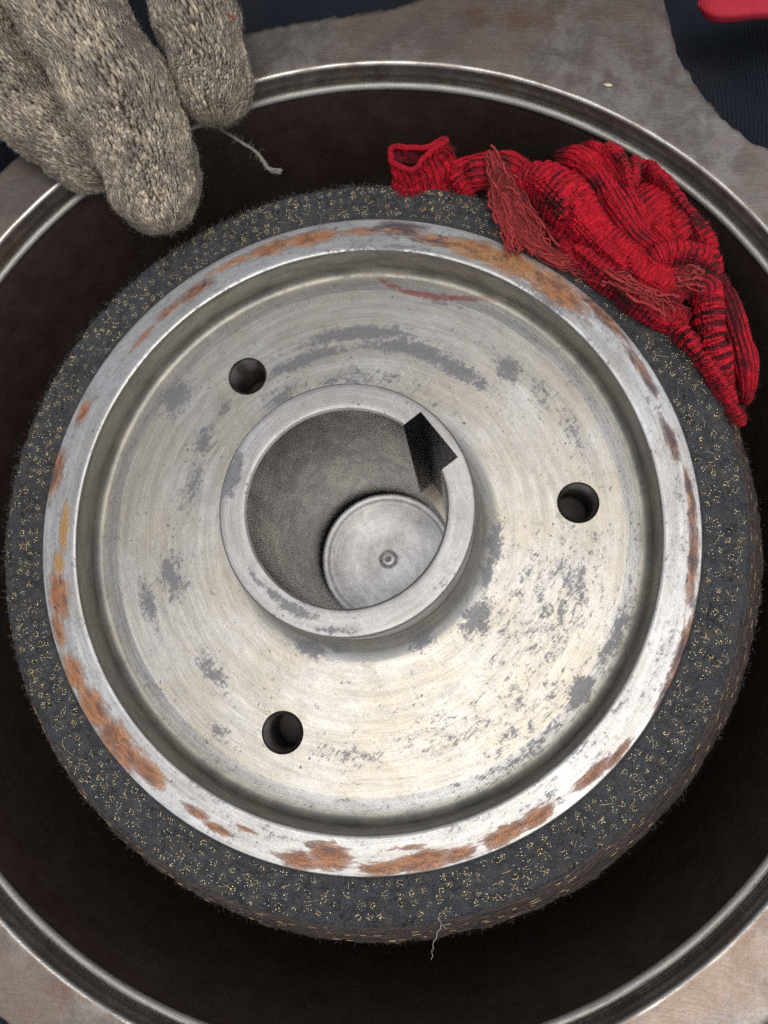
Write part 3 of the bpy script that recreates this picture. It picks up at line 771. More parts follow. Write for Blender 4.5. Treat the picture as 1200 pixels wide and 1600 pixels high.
# fluffy dark fibres along the rim of the lining
def fuzz(base, dirs, L, n=5, curl=0.5, seed=0):
    r2 = np.random.default_rng(seed)
    m = len(base); L = np.broadcast_to(L, (m,)) * r2.uniform(0.4, 1.4, m)
    P = np.zeros((m, n, 3)); P[:, 0] = base; d = unit(dirs + r2.normal(0, 0.45, (m, 3)))
    for k in range(1, n):
        d = unit(d + r2.normal(0, curl, (m, 3))); P[:, k] = P[:, k - 1] + d * (L / (n - 1))[:, None]
    return P
m = 4200
a = rng.uniform(0, 2 * np.pi, m); fr = rng.choice([0.0, 1.0], m, p=[0.55, 0.45])
r0 = np.where(fr < 0.5, rng.normal(102.2, 0.5, m), rng.normal(111.0, 0.5, m)); z0 = np.where(fr < 0.5, -3.2, -19.5)
base = np.column_stack([r0 * np.cos(a), r0 * np.sin(a), z0]); dirs = np.column_stack([np.cos(a), np.sin(a), 0.2 + 0 * a])
fv, ff = tubes(fuzz(base, dirs, 1.5, 5, 0.7, 3), np.full(m, 0.028), 3)
clink('edge_fibres', mesh_from('edge_fibres', fv + Z0, ff, recalc=False), M['fuzz_dark'], lining, 'stuff')
m = 5200
a = rng.uniform(0, 2 * np.pi, m); r0 = rng.uniform(90.5, 102, m)
zb = np.array([lin_z(r_ * math.cos(a_), r_ * math.sin(a_)) for r_, a_ in zip(r0, a)])
base = np.column_stack([r0 * np.cos(a), r0 * np.sin(a), zb + 0.06]); b2 = rng.uniform(0, 6.28, m)
fp_ = fuzz(base, np.column_stack([np.cos(b2), np.sin(b2), 0 * a + 0.1]), 1.3, 5, 0.55, 4); fp_[:, :, 2] = np.maximum(fp_[:, :, 2], zb[:, None] + 0.02) * 0.6 + (zb[:, None] + 0.08) * 0.4
fv, ff = tubes(fp_, np.full(m, 0.045), 3)
clink('face_fibres', mesh_from('face_fibres', fv + Z0, ff, recalc=False), M['fuzz_dark'], lining, 'stuff')
# solid back of the cone below the lining
V, F = lathe([(90, -26.2), (88, -55), (70, -59), (33, -59), (33, -31), (72, -31), (89.5, -30.5)], 240, True)
clink('cone_back', mesh_from('cone_back', V + Z0, F, sharp=40), M['body'])

# ================================================================== knitted cloth
def tube_grid(ctrl, nu, nv, up=(0, 0, 1), tip_end=True, tip_start=False, flat=2.2, wob=0.0, seed=0, crease=0.0):
    """ctrl rows: x, y, z, half width, half height -> positions (nv,nu,3) and normals"""
    c = np.asarray(ctrl, float)
    s = crom(c, 400); d = np.concatenate([[0], np.cumsum(np.linalg.norm(np.diff(s[:, :3], axis=0), axis=1))])
    L = d[-1]
    w = np.linspace(0, 1, nv)
    if tip_end: w = np.sin(w * np.pi / 2) * 0.35 + w * 0.65
    l = w * L
    q = np.column_stack([np.interp(l, d, s[:, k]) for k in range(5)])
    P = q[:, :3]; T = unit(np.gradient(P, axis=0))
    upv = np.array(up, float); A = unit(np.cross(T, upv)); B = np.cross(A, T)
    a, b = q[:, 3].copy(), q[:, 4].copy()
    if tip_end:
        rt = min(a[-1] * 1.05, L * 0.45); x = np.clip((l - (L - rt)) / rt, 0, 1); k = np.sqrt(np.maximum(1 - x ** 2, 0.0004)); a *= k; b *= k
    if tip_start:
        rt = min(a[0] * 1.05, L * 0.45); x = np.clip((rt - l) / rt, 0, 1); k = np.sqrt(np.maximum(1 - x ** 2, 0.0004)); a *= k; b *= k
    th = np.arange(nu) * 2 * np.pi / nu
    ct, st = np.cos(th), np.sin(th)
    ct = np.sign(ct) * np.abs(ct) ** (2 / flat); st = np.sign(st) * np.abs(st) ** (2 / flat)
    X = P[:, None] + (a[:, None] * ct)[..., None] * A[:, None] + (b[:, None] * st)[..., None] * B[:, None]
    if wob:
        dirs = unit(X - P[:, None]); X = X + dirs * (fbm(X.reshape(-1, 3), 0.09, seed, 3).reshape(nv, nu) * wob)[..., None]
    if crease:
        dirs = unit(X - P[:, None]); Q = X.reshape(-1, 3)
        rd = 1 - np.abs(vnoise(Q + 3 * np.column_stack([vnoise(Q, 0.08, seed + 1), vnoise(Q, 0.08, seed + 2), vnoise(Q, 0.08, seed + 3)]), 0.12, seed + 4)) * 2.2
        X = X - dirs * (np.clip(rd, 0, 1) ** 2 * crease).reshape(nv, nu)[..., None]
    return X

def sample(X, u, v, closed):
    nv, nu, _ = X.shape
    v = np.clip(v, 0, nv - 1.001); i = v.astype(int); f = (v - i)[..., None]
    if closed: u = u % nu; j = u.astype(int) % nu; j2 = (j + 1) % nu
    else: u = np.clip(u, 0, nu - 1.001); j = u.astype(int); j2 = j + 1
    g = (u - np.floor(u))[..., None]
    return (X[i, j] * (1 - g) + X[i, j2] * g) * (1 - f) + (X[i + 1, j] * (1 - g) + X[i + 1, j2] * g) * f

def knit(name, X, parent, mats, wales, courses, closed=True, thick=1.0, jitter=0.15, seed=0, swap=False, dirt=0.0, base_off=0.35, out=None, rib=0.0, wale_dark=0.0,
         shape=((0.10, -0.40, -0.30), (0.17, 0.05, 0.18), (0.28, 0.55, 0.30), (0.31, 1.0, 0.0), (0.20, 1.40, -0.40))):
    """a cloth surface with every knitted stitch on it; wales run along v unless swapped"""
    r2 = np.random.default_rng(seed)
    nv, nu, _ = X.shape
    gu = (np.roll(X, -1, 1) - np.roll(X, 1, 1)) if closed else np.gradient(X, axis=1)
    gv = np.gradient(X, axis=0)
    N = unit(np.cross(gu, gv))
    if closed:
        cen = X.mean(1, keepdims=True); sgn = np.sign(((X - cen) * N).sum(-1).mean())
    else:
        sgn = out or 1.0
    N = N * sgn
    me = mesh_from(name, (X - N * base_off).reshape(-1, 3), quads(nv, nu, closed), recalc=False)
    body = link(name, me, mats[1], parent)
    if swap: na, nb = courses, wales
    else: na, nb = wales, courses
    # na cells across u, nb cells along v
    ii, jj = np.meshgrid(np.arange(na), np.arange(nb)); ii = ii.ravel().astype(float); jj = jj.ravel().astype(float)
    legs = []
    du, dv = (nu if closed else nu - 1) / na, (nv - 1) / nb
    for side in (-1, 1):
        ju = r2.normal(0, jitter * 0.35, len(ii)); jv = r2.normal(0, jitter * 0.5, len(ii))
        pts = []
        for (p, q, hgt) in shape:
            if swap: u = (ii + 0.5 + q - 0.5 + jv) * du; v = (jj + 0.5 + side * p + ju) * dv
            else: u = (ii + 0.5 + side * p + ju) * du; v = (jj + q + jv) * dv
            pts.append((u, v, hgt))
        legs.append(pts)
    alt = np.where(((jj if swap else ii) % 2) < 1, 0.5, -0.5)
    pos = []
    for pts in legs:
        arr = []
        for u, v, hgt in pts:
            b = sample(X, u, v, closed); n = sample(N, u, v, closed)
            arr.append((b, n, hgt))
        pos.append(arr)
    # local stitch width for yarn thickness
    wid = []
    P = []
    for k, arr in enumerate(pos):
        c0 = sample(X, legs[k][1][0], legs[k][1][1], closed)
        if swap: c1 = sample(X, legs[k][1][0], legs[k][1][1] + dv, closed)
        else: c1 = sample(X, legs[k][1][0] + du, legs[k][1][1], closed)
        w = np.linalg.norm(c1 - c0, axis=1); wid.append(w)
        P.append(np.stack([b + n * (hgt * np.clip(w, 0.1, 2.2) * 0.62 + rib * alt * np.clip(w, 0, 1.2))[:, None] for b, n, hgt in arr], 1))
    P = np.concatenate(P); w = np.concatenate(wid)
    keep = w > 0.18
    P = P[keep]; w = w[keep]
    P += r2.normal(0, 0.02, P.shape)
    vv, fq = tubes(P, np.clip(w, 0.2, 2.2) * 0.27 * thick * r2.uniform(0.8, 1.15, len(w)), 5, (0.75, 1.0, 1.08, 0.95, 0.7))
    sm = mesh_from('knit_stitches', vv, fq, recalc=False)
    tone = np.clip(r2.beta(0.75, 1.9, len(w)) + 0.25 * fbm(P[:, 2], 0.12, seed + 5, 3), 0, 1)
    set_attr(sm, 'tone', np.repeat(tone, 25))
    dd = np.full(len(w), 0.0) + (dirt(P[:, 2]) if callable(dirt) else dirt)
    if wale_dark: dd = dd + wale_dark * (np.concatenate([alt, alt])[keep] < 0) * (0.6 + 0.6 * fbm(P[:, 2], 0.10, seed + 9, 2))  # darkens the lowered wales, unevenly
    set_attr(sm, 'dirt', np.repeat(dd, 25))
    link('knit_stitches', sm, mats[0], body, 'stuff')
    return body, X, N

# ================================================================== gloved hand
hand = thing('gloved_hand', 'hand in a dirty grey knitted work glove reaching over the housing rim', 'gloved hand', (-62.59, 171.62, 20.00))
hoff = np.array((-62.59, 171.62, 20.00))
def finger(name, ctrl, wales, seed, nv=90, tip=True, course=1.5, dirt=0.0):
    X = tube_grid(ctrl, 96, nv, tip_end=tip, flat=2.5, wob=1.0, seed=seed, crease=1.2) - hoff
    L = np.linalg.norm(np.diff(X.mean(1), axis=0), axis=1).sum()
    body, X, N = knit(name, X, hand, (M['glove'], M['glove_base']), wales, int(L / course), seed=seed, jitter=0.35, dirt=dirt)
    return body, X, N
FING = [
    ('finger', [(-68.35, 198.05, 40.00, 11.09, 12.50), (-56.92, 173.71, 40.00, 11.09, 12.50), (-48.72, 155.16, 36.00, 11.36, 12.00), (-43.45, 142.79, 30.00, 11.47, 12.00), (-41.83, 135.20, 26.00, 11.74, 11.50), (-40.66, 130.55, 23.00, 10.56, 10.50), (-39.54, 124.57, 19.00, 11.10, 10.50), (-39.53, 113.05, 13.00, 8.40, 9.00)], 48, -0.03),
    ('finger', [(-123.45, 202.54, 42.00, 12.33, 13.00), (-103.70, 175.75, 42.00, 12.05, 13.00), (-85.90, 152.88, 38.00, 13.75, 13.50), (-74.19, 134.70, 31.00, 14.48, 12.50), (-69.22, 125.44, 28.00, 13.24, 11.50), (-65.08, 118.51, 25.00, 14.53, 12.50), (-59.75, 108.07, 19.00, 13.14, 11.50), (-53.90, 83.87, 8.00, 11.93, 10.00)], 52, 0.03),
    ('finger', [(-178.21, 190.31, 38.00, 11.93, 12.50), (-151.11, 167.91, 38.00, 11.79, 12.50), (-126.23, 149.81, 34.00, 13.22, 12.50), (-109.29, 134.93, 27.00, 13.47, 12.00), (-97.90, 123.04, 19.00, 12.51, 11.50), (-87.18, 113.68, 14.00, 10.60, 10.00), (-71.00, 101.08, 8.00, 8.29, 9.00)], 48, 0.07),
    ('finger', [(-211.76, 167.52, 30.00, 11.03, 11.50), (-185.88, 149.59, 28.00, 10.71, 11.00), (-165.09, 136.00, 22.00, 10.77, 11.00), (-147.40, 123.77, 17.00, 10.43, 10.50), (-130.84, 111.82, 13.00, 8.88, 9.50)], 36, 0.03),
    ('palm', [(-275.04, 307.52, 60.00, 30.43, 14.00), (-228.59, 278.04, 58.00, 40.73, 16.00), (-190.60, 245.72, 54.00, 45.65, 16.00), (-163.28, 221.55, 48.00, 47.47, 15.00), (-137.35, 191.35, 42.00, 45.19, 13.50)], 110, 0.03),
    ('thumb', [(-217.30, 321.36, 50.00, 13.02, 14.00), (-173.84, 305.38, 46.00, 12.82, 14.00), (-133.07, 285.28, 42.00, 12.33, 13.00), (-99.11, 270.26, 36.00, 11.36, 12.50), (-73.17, 256.47, 30.00, 9.71, 11.00)], 44, 0.0),
    ('cuff', [(-391.46, 399.05, 62.00, 26.41, 19.00), (-342.63, 359.51, 62.00, 27.01, 19.00), (-301.07, 328.70, 61.00, 28.40, 18.00), (-261.79, 297.48, 60.00, 31.65, 16.00)], 90, 0.05)
]
bodies = []
for k, (nm, ctrl, wl_, dr) in enumerate(FING):
    bodies.append(finger(nm, ctrl, wl_, 40 + k, tip=nm not in ('palm', 'cuff'), dirt=dr))
SL = tube_grid([(-352.04, 367.13, 62.00, 30.01, 22.00), (-403.38, 408.95, 64.00, 31.95, 26.00), (-461.30, 454.36, 70.00, 32.84, 30.00), (-519.72, 497.57, 80.00, 32.49, 34.00)], 60, 40, tip_end=False, flat=2.2, wob=1.5, seed=4) - hoff
link('sleeve', mesh_from('sleeve', SL.reshape(-1, 3), quads(40, 60), recalc=False), M['cord'], hand)
# fuzz all over the visible fingers
for k, (body, X, N) in enumerate(bodies[:3]):
    r2 = np.random.default_rng(90 + k); m = 11000
    u = r2.uniform(0, X.shape[1], m); v = r2.uniform(0, X.shape[0] - 1, m)
    b = sample(X, u, v, True); n = sample(N, u, v, True)
    tanv = unit(r2.normal(0, 1, (m, 3)))
    P = fuzz(b + n * 0.45, unit(n * 0.55 + tanv), 1.5, 5, 0.6, 70 + k)
    fv, ff = tubes(P, np.full(m, 0.022), 3)
    link('wool_fuzz', mesh_from('wool_fuzz', fv, ff, recalc=False), M['glove_fuzz'], body, 'stuff')
# loose yarn end hanging from the upper fingertip
LY = np.array([(-42.94, 118.96, 9.00), (-39.96, 116.79, 6.00), (-34.73, 113.59, 5.00), (-30.37, 110.93, 3.00), (-27.61, 106.82, 2.00), (-23.71, 105.32, 2.00)]) - hoff
p = crom(LY, 60); tw = np.linspace(0, 1, 60)
strands = []
for k in range(5):
    ph = k * 2 * math.pi / 5; rr_ = (0.26 + 0.30 * tw ** 3) * (1 + 0.35 * np.sin(tw * 11 + k))
    off = np.column_stack([np.cos(tw * 34 + ph) * rr_, np.sin(tw * 34 + ph) * rr_, np.sin(tw * 29 + ph) * rr_])
    strands.append(p + off + np.column_stack([vnoise(p + k * 9, 0.5, k), vnoise(p + k * 7, 0.5, k + 3), 0 * tw]) * 0.15)
for k in range(90):
    i0 = random.randrange(5, 54); base = p[i0]
    strands.append(np.repeat(base[None], 60, 0) + np.linspace(0, 1, 60)[:, None] * np.array([random.gauss(0, 1.0), random.gauss(0, 1.0), random.gauss(0, 0.6)]) + np.sin(np.linspace(0, 3, 60))[:, None] * np.array([random.gauss(0, .4), random.gauss(0, .4), 0]))
rad_ = np.array([0.26] * 5 + [0.03] * 90)
fv, ff = tubes(np.array(strands), rad_, 6)
link('loose_yarn', mesh_from('loose_yarn', fv, ff, recalc=False), M['loose'], hand)
# unravelled loop on the upper fingertip
lp = np.array([(-41.75, 113.65, 32.00), (-39.46, 112.90, 34.50), (-36.26, 113.16, 35.00), (-34.17, 112.19, 33.50), (-34.41, 111.30, 30.00), (-36.67, 110.27, 25.00)]) - hoff
pl = crom(lp, 40)
st2 = [pl + np.column_stack([np.cos(np.linspace(0, 20, 40) + q), np.sin(np.linspace(0, 20, 40) + q), np.sin(np.linspace(0, 17, 40) + q)]) * 0.22 for q in (0, 2.1, 4.2)]
fv, ff = tubes(np.array(st2), np.full(3, 0.24), 6)
link('yarn_loop', mesh_from('yarn_loop', fv, ff, recalc=False), M['glove_fuzz'], hand)
rf = np.array([(-30.09, 127.21, 36.50), (-28.89, 126.26, 37.00), (-28.52, 125.75, 36.50), (-27.84, 126.15, 36.00)]) - hoff
fv, ff = tubes(crom(rf, 20)[None], np.array([0.2]), 6)
link('red_thread', mesh_from('red_thread', fv, ff, recalc=False), M['red_fray'], hand)

# ================================================================== red rag
rag = thing('red_rag', 'crumpled bright red ribbed knit rag with frayed yarn stuffed beside the cone', 'rag', (67.19, 73.98, -6.00))
roff = np.array((67.19, 73.98, -6.00))
RAG = [
    ('cuff', [(17.34, 106.40, 6.00, 9.71, 4.20), (17.63, 105.35, 1.00, 9.95, 4.60), (18.60, 102.85, -6.00, 10.30, 5.20), (19.72, 99.82, -16.00, 10.04, 5.50)], 0.9, False, False, False, 2.0),
    ('fold', [(25.43, 102.65, -9.00, 7.20, 4.00), (32.12, 104.20, -3.00, 6.30, 4.50), (42.28, 102.87, -2.00, 5.57, 4.50), (51.59, 97.45, -5.00, 4.95, 4.50)], 0.72, False, True, True, 2.2),
    ('fold', [(46.76, 97.61, 0.00, 3.45, 5.00), (51.20, 96.12, 4.00, 5.41, 6.50), (58.01, 87.58, 6.00, 6.19, 7.00), (64.69, 78.77, 5.00, 5.38, 6.00), (72.19, 70.78, 4.00, 5.07, 6.00), (80.30, 64.39, 4.00, 5.07, 6.00), (87.57, 59.45, 2.00, 4.44, 6.00)], 0.72, True, True, True, 2.1),
    ('fold', [(51.93, 89.49, -2.00, 2.79, 4.00), (57.65, 80.66, 0.00, 3.79, 5.00), (64.82, 70.89, 2.00, 4.10, 5.00), (73.08, 63.86, 2.00, 4.44, 5.00), (82.33, 57.93, 1.00, 4.81, 5.00), (89.71, 54.67, -2.00, 3.48, 4.00)], 0.72, True, True, True, 2.1),
    ('fold', [(57.86, 106.77, -5.00, 3.53, 5.00), (63.01, 102.22, 0.00, 3.79, 6.00), (67.72, 95.39, 2.00, 3.93, 6.50), (71.76, 85.31, 3.00, 3.91, 6.50), (76.99, 76.75, 3.00, 3.74, 6.00), (83.17, 71.80, 1.00, 3.09, 5.00)], 0.7, False, True, True, 2.1),
    ('fold', [(64.23, 109.74, -6.00, 2.49, 5.00), (69.47, 102.47, -1.00, 3.29, 6.00), (73.26, 93.31, 1.00, 3.09, 6.00), (77.60, 83.63, 2.00, 3.07, 6.00), (83.16, 75.64, 2.00, 2.73, 6.00), (88.59, 72.06, 0.00, 2.41, 5.00)], 0.7, False, True, True, 2.0),
    ('fold', [(77.96, 94.81, -5.00, 4.59, 4.00), (81.81, 88.49, 0.00, 7.59, 5.00), (86.33, 81.21, 1.00, 7.90, 5.50), (90.84, 74.99, 0.00, 6.21, 5.00), (94.86, 71.54, -4.00, 4.22, 4.00)], 0.72, True, True, True, 2.3),
    ('fold', [(70.25, 103.76, 0.00, 1.72, 4.00), (72.38, 101.27, 4.00, 1.86, 4.20), (74.01, 96.16, 5.00, 1.68, 4.20), (74.81, 91.82, 5.00, 1.68, 4.00), (76.66, 94.04, 5.00, 1.51, 4.00), (77.42, 100.03, 3.00, 1.53, 4.00)], 0.72, True, True, True, 2.0),
    ('fold', [(80.39, 101.82, -2.00, 2.26, 4.50), (84.33, 93.30, 3.00, 2.38, 5.00), (88.71, 85.43, 4.00, 2.54, 5.00), (92.92, 78.16, 3.00, 2.55, 5.00), (96.11, 71.70, 1.00, 2.57, 5.00), (98.21, 67.02, -3.00, 2.10, 4.00)], 0.8, True, True, True, 2.0),
    ('fold', [(77.91, 66.74, 4.00, 2.71, 4.50), (81.55, 69.44, 7.00, 3.16, 5.00), (86.91, 70.26, 7.00, 3.33, 5.00), (92.39, 69.20, 5.00, 3.03, 5.00), (96.09, 66.62, 1.00, 2.57, 4.00)], 0.72, True, True, True, 2.1),
    ('fold', [(81.86, 62.46, 4.00, 3.04, 4.00), (86.06, 63.10, 6.00, 3.35, 5.00), (91.88, 62.35, 4.00, 3.38, 5.00), (94.45, 58.22, 0.00, 3.10, 4.00)], 0.72, False, True, True, 2.1),
    ('fold', [(94.38, 68.23, -2.00, 3.48, 5.00), (94.75, 59.60, 1.00, 3.78, 5.50), (95.27, 50.80, 0.00, 3.45, 5.50), (97.37, 43.67, -3.00, 2.98, 5.00), (100.32, 38.94, -8.00, 2.15, 4.00)], 1.25, True, True, True, 2.1),
    ('fold', [(98.72, 68.00, -5.00, 2.47, 5.00), (101.26, 57.43, -3.00, 2.98, 5.50), (103.88, 47.50, -4.00, 2.81, 5.50), (105.43, 38.98, -6.00, 2.49, 5.00), (106.01, 32.93, -10.00, 1.81, 4.00)], 0.72, False, True, True, 2.1),
    ('fold', [(93.36, 58.12, -8.00, 3.58, 4.00), (96.64, 51.41, -6.00, 3.91, 4.00), (101.35, 43.94, -9.00, 3.96, 4.00), (104.21, 36.78, -13.00, 2.94, 4.00)], 0.72, False, True, True, 2.1),
    ('hem_strip', [(84.34, 54.84, -1.00, 1.91, 3.00), (88.18, 49.20, 1.00, 2.23, 3.20), (93.67, 42.30, 0.00, 2.24, 3.20), (98.43, 35.09, -2.00, 2.26, 3.20), (103.64, 26.84, -6.00, 2.13, 3.20)], 0.8, True, True, True, 2.0)
]
def rag_dirt(Pm):
    return 0.10 * fbm(Pm + roff, 0.11, 77, 3) + 0.22 * np.exp(-(((Pm + roff) - np.array((91.84, 66.60, 4.00))) ** 2).sum(1) / 26.0)
ragb = []
for k, (nm, ctrl, wpm, swap, ts, te, fl_) in enumerate(RAG):
    X = tube_grid(ctrl, 110, 110, tip_end=te, tip_start=ts, flat=fl_, wob=0.9, seed=200 + k, crease=1.7) - roff
    if k == 0:           # the cuff's mouth gapes on the left and is pinched shut on the right
        cen = X.mean(1, keepdims=True); A_ = unit(X[:, :1] - cen); hw_ = np.linalg.norm(X[:, :1] - cen, axis=2, keepdims=True)
        sA = ((X - cen) * A_).sum(-1, keepdims=True); off_ = (X - cen) - sA * A_
        f_ = np.clip((sA / hw_ + 0.6) / 1.3, 0, 1); f_ = f_ * f_ * (3 - 2 * f_)
        way = np.linspace(1, 0, X.shape[0])[:, None, None] ** 1.5
        X = cen + sA * A_ + off_ * (1 + way * (0.22 + 1.15 * f_ - 1)) + A_ * 0 + np.array([0, 1.6, 0]) * np.cos(sA / hw_ * 2.4) * way * -0.8
    L = np.linalg.norm(np.diff(X.mean(1), axis=0), axis=1).sum()
    per = np.linalg.norm(X - np.roll(X, 1, 1), axis=2).sum(1).mean()
    if swap: wl_, cr_ = max(6, int(L / wpm)), max(10, int(per / 1.05))
    else: wl_, cr_ = max(8, int(per / wpm)), max(8, int(L / 1.05))
    ragb.append(knit(nm, X, rag, (M['red'], M['red_base']), wl_, cr_, seed=300 + k, swap=swap, jitter=0.12, dirt=rag_dirt, thick=1.05, base_off=0.40, rib=0.36 if swap else 0.46, wale_dark=0.14))
# hem round the mouth of the open cuff
for k, (body, X, N) in enumerate(ragb[:1]):
    edge = X[0]; ring_ = np.vstack([edge, edge[:1]])[::2]
    c = [(*q, 0.55, 0.55) for q in ring_]
    hx = tube_grid(c, 20, 120, tip_end=False, wob=0.15, seed=5)
    knit('hem', hx, rag, (M['red'], M['red_base']), 9, 110, seed=410, swap=False, dirt=0.05)
# fuzz
for k, (body, X, N) in enumerate(ragb):
    r2 = np.random.default_rng(500 + k); m = 2600
    u = r2.uniform(0, X.shape[1], m); v = r2.uniform(0, X.shape[0] - 1, m)
    b = sample(X, u, v, True); n = sample(N, u, v, True)
    P = fuzz(b + n * 0.25, unit(n + unit(r2.normal(0, 1, (m, 3)))), 1.1, 5, 0.6, 600 + k)
    fv, ff = tubes(P, np.full(m, 0.02), 3)
    link('lint_fuzz', mesh_from('lint_fuzz', fv, ff, recalc=False), M['red_fray2'], body, 'stuff')
# frayed yarn hanging over the lining
FR = [np.array(q) - roff for q in (
    [(37.98, 104.89, 5.00), (39.51, 96.15, 6.00), (40.61, 88.86, 5.00), (43.20, 82.09, 3.00), (45.84, 76.26, 1.00)],
    [(39.13, 102.12, 6.00), (43.38, 92.61, 5.00), (48.57, 83.74, 3.00), (51.97, 75.66, 1.50)],
    [(41.52, 87.46, 4.00), (48.49, 78.48, 2.00), (57.16, 73.46, 1.50), (67.32, 68.86, 2.00), (75.25, 64.63, 4.00)],
    [(55.45, 74.51, 1.50), (65.45, 69.38, 3.00), (73.98, 64.61, 6.00), (82.85, 59.60, 6.00)],
    [(66.87, 66.91, 4.00), (73.64, 62.29, 7.00), (81.09, 57.86, 6.00), (86.58, 53.52, 3.00)],
    [(84.15, 62.19, 8.00), (88.85, 63.27, 9.00), (92.57, 61.38, 7.00)],
)]
paths = []; rads = []
r2 = np.random.default_rng(8)
for line, cnt, spread in [(0, 60, 1.3), (1, 52, 1.3), (2, 46, 1.3), (3, 36, 1.4), (4, 26, 1.6), (5, 16, 1.3)]:
    c0 = crom(FR[line], 50)
    for k in range(cnt):
        w = np.linspace(0, 1, 50)
        off = r2.normal(0, spread, 3) * np.array([1, 1, 0.5])
        wav = np.column_stack([np.sin(w * r2.uniform(4, 13) + r2.uniform(0, 6)), np.sin(w * r2.uniform(4, 13) + r2.uniform(0, 6)), 0.6 * np.sin(w * r2.uniform(4, 12) + r2.uniform(0, 6))]) * r2.uniform(0.2, 1.0) * spread * 0.6
        off2 = r2.normal(0, spread, 3) * np.array([1, 1, 0.5])
        q = c0 + off * (1 - w[:, None]) * 0.8 + off2 * w[:, None] * 1.2 + wav * 1.6
        i0 = r2.integers(0, 12); i1 = r2.integers(34, 50)
        q = crom(q[np.linspace(i0, i1, 16).astype(int)] + r2.normal(0, 0.34, (16, 3)) * np.array([1, 1, 0.6]), 50)
        paths.append(q); rads.append(r2.choice([0.06, 0.10, 0.16, 0.24, 0.34, 0.42]))
fv, ff = tubes(np.array(paths), np.array(rads), 6)
link('frayed_yarn', mesh_from('frayed_yarn', fv, ff, recalc=False), M['red_fray'], rag, 'stuff')
base = np.concatenate([np.array(paths)[:, k] for k in range(4, 46, 3)])
base = np.concatenate([base, base + r2.normal(0, 0.5, base.shape)])
P = fuzz(base, r2.normal(0, 1, base.shape), 2.6, 6, 0.6, 9)
fv, ff = tubes(P, np.full(len(P), 0.03), 3)
link('frayed_fibres', mesh_from('frayed_fibres', fv, ff, recalc=False), M['red_fray2'], rag, 'stuff')

# ================================================================== cloth behind, red cloth, small bits
pitch = 1.3; nx = int(560 / pitch) * 5; ny = 110
xs = np.linspace(-320, 240, nx); ys = np.linspace(-235, 340, ny)
X, Y = np.meshgrid(xs, ys)
rr2 = np.hypot(X, Y)
k = np.clip((np.maximum(rr2, 150) - 150) / 45.0, 0, 1); k = k * k * (3 - 2 * k)
P0 = np.column_stack([X.ravel(), Y.ravel(), 0 * X.ravel()])
Zc = -79.5 + 38 * k * np.clip((Y + 40) / 180, 0.15, 1) + (fbm(P0, 0.012, 50, 3) * 5).reshape(X.shape) * k
lap = np.clip(np.maximum((Y - 205) / 95.0, (-X - 195) / 95.0), 0, 1.6)  # unseen lap of the crouching person, raised to darken the metal's reflections
Zc = Zc + 150 * lap ** 1.6
xw = X + (fbm(P0, 0.006, 61, 2) * 5).reshape(X.shape)
Zc = Zc + 0.85 * np.abs(np.sin(np.pi * xw / pitch)) ** 0.8
me = mesh_from('ribbed_cloth', np.column_stack([X.ravel(), Y.ravel(), Zc.ravel()]), quads(ny, nx, False), recalc=False)
cl = link('ribbed_cloth', me, M['cord'])
cl['label'] = 'dark navy finely ribbed cloth lying behind and under the housing'; cl['category'] = 'cloth'

g_ = tube_grid([(105.65, 168.79, -18.00, 5.26, 2.50), (113.57, 169.47, -18.00, 7.13, 2.60), (127.37, 171.00, -18.00, 7.88, 2.60), (146.11, 175.87, -20.00, 8.33, 2.60), (166.22, 182.65, -24.00, 7.71, 2.50)], 80, 70, tip_end=True, tip_start=True, flat=3.5, wob=0.8, seed=3)
me = mesh_from('red_cloth', g_.reshape(-1, 3), quads(70, 80), recalc=False)
rc = link('red_cloth', me, M['twill'])
rc['label'] = 'flat folded red twill cloth on the dark ribbed cloth, top right corner'; rc['category'] = 'cloth'

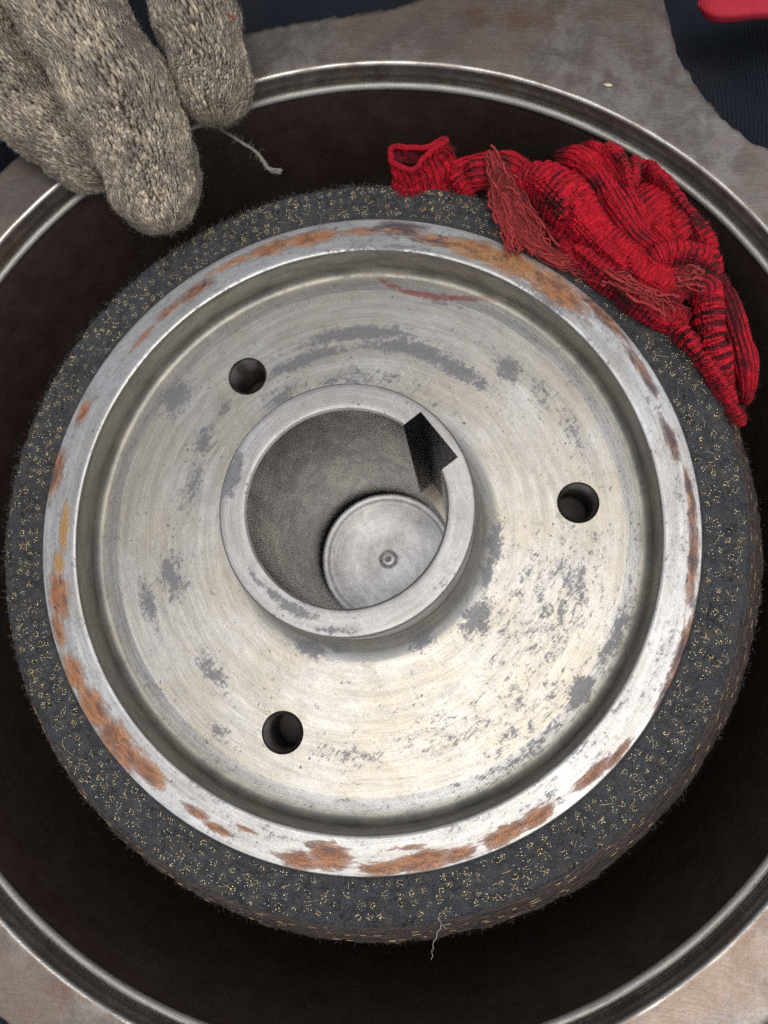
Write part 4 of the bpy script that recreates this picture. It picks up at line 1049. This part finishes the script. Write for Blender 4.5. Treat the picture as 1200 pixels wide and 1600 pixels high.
bm = bmesh.new(); bmesh.ops.create_icosphere(bm, subdivisions=2, radius=1.0)
for v in bm.verts:
    v.co = Vector((v.co.x * 1.25 * S * (1 + 0.2 * v.co.y), v.co.y * 0.5 * S, v.co.z * 0.4 * S)) * (1 + 0.12 * math.sin(v.co.x * 9 + v.co.y * 7))
cm = bpy.data.meshes.new('metal_chip'); bm.to_mesh(cm); bm.free()
ch = link('debris_chip', cm, M['chip']); ch.location = Vector((71.17, 123.91, 5.35)) * S; ch.rotation_euler = (0, 0, -0.25)
ch['label'] = 'tiny pale yellow chip lying on the brown flange'; ch['category'] = 'debris'

ln = np.array([(19.90, -99.56, -2.50), (20.96, -101.49, -4.00), (19.18, -105.89, -8.00), (18.30, -110.71, -13.00), (17.91, -114.86, -18.00)])
p = crom(ln, 60) + np.column_stack([vnoise(crom(ln, 60), 0.6, 1), vnoise(crom(ln, 60), 0.6, 2), vnoise(crom(ln, 60), 0.6, 3)]) * 0.35
q2 = crom(ln[1:3] + np.array([[0, 0, 0], [3.0, 2.2, 0.4]]), 60)
fv, ff = tubes(np.array([p, q2]), np.array([0.07, 0.06]), 5)
lo = link('lint_thread', mesh_from('lint_thread', fv - ln[0], ff, recalc=False), M['lint']); lo.location = Vector(ln[0]) * S
lo['label'] = 'fine white lint thread hanging off the lower edge of the lining'; lo['category'] = 'thread'

gv, gf = [], []
for k in range(260):
    a = random.uniform(math.radians(195), math.radians(330)); r = random.choice((random.uniform(113, 118), random.uniform(112, 128)))
    z = -71.8 + random.uniform(0, 0.2) if r < 123 else -71.5
    s_ = random.choice((0.12, 0.15, 0.2, 0.3))
    b = len(gv); x, y = r * math.cos(a), r * math.sin(a)
    for dx, dy, dz in ((1, 0, 0), (-1, 0, 0), (0, 1, 0), (0, -1, 0), (0, 0, 1.2), (0, 0, -1)): gv.append((x + dx * s_, y + dy * s_ * 0.8, z + dz * s_))
    for f in ((0, 2, 4), (2, 1, 4), (1, 3, 4), (3, 0, 4), (2, 0, 5), (1, 2, 5), (3, 1, 5), (0, 3, 5)): gf.append(tuple(b + q for q in f))
gr = link('metal_grit', mesh_from('metal_grit', gv, gf, smooth=False, recalc=False), M['grit'])
gr['kind'] = 'stuff'; gr['label'] = 'shiny specks of grit scattered on the black drum floor'; gr['category'] = 'grit'
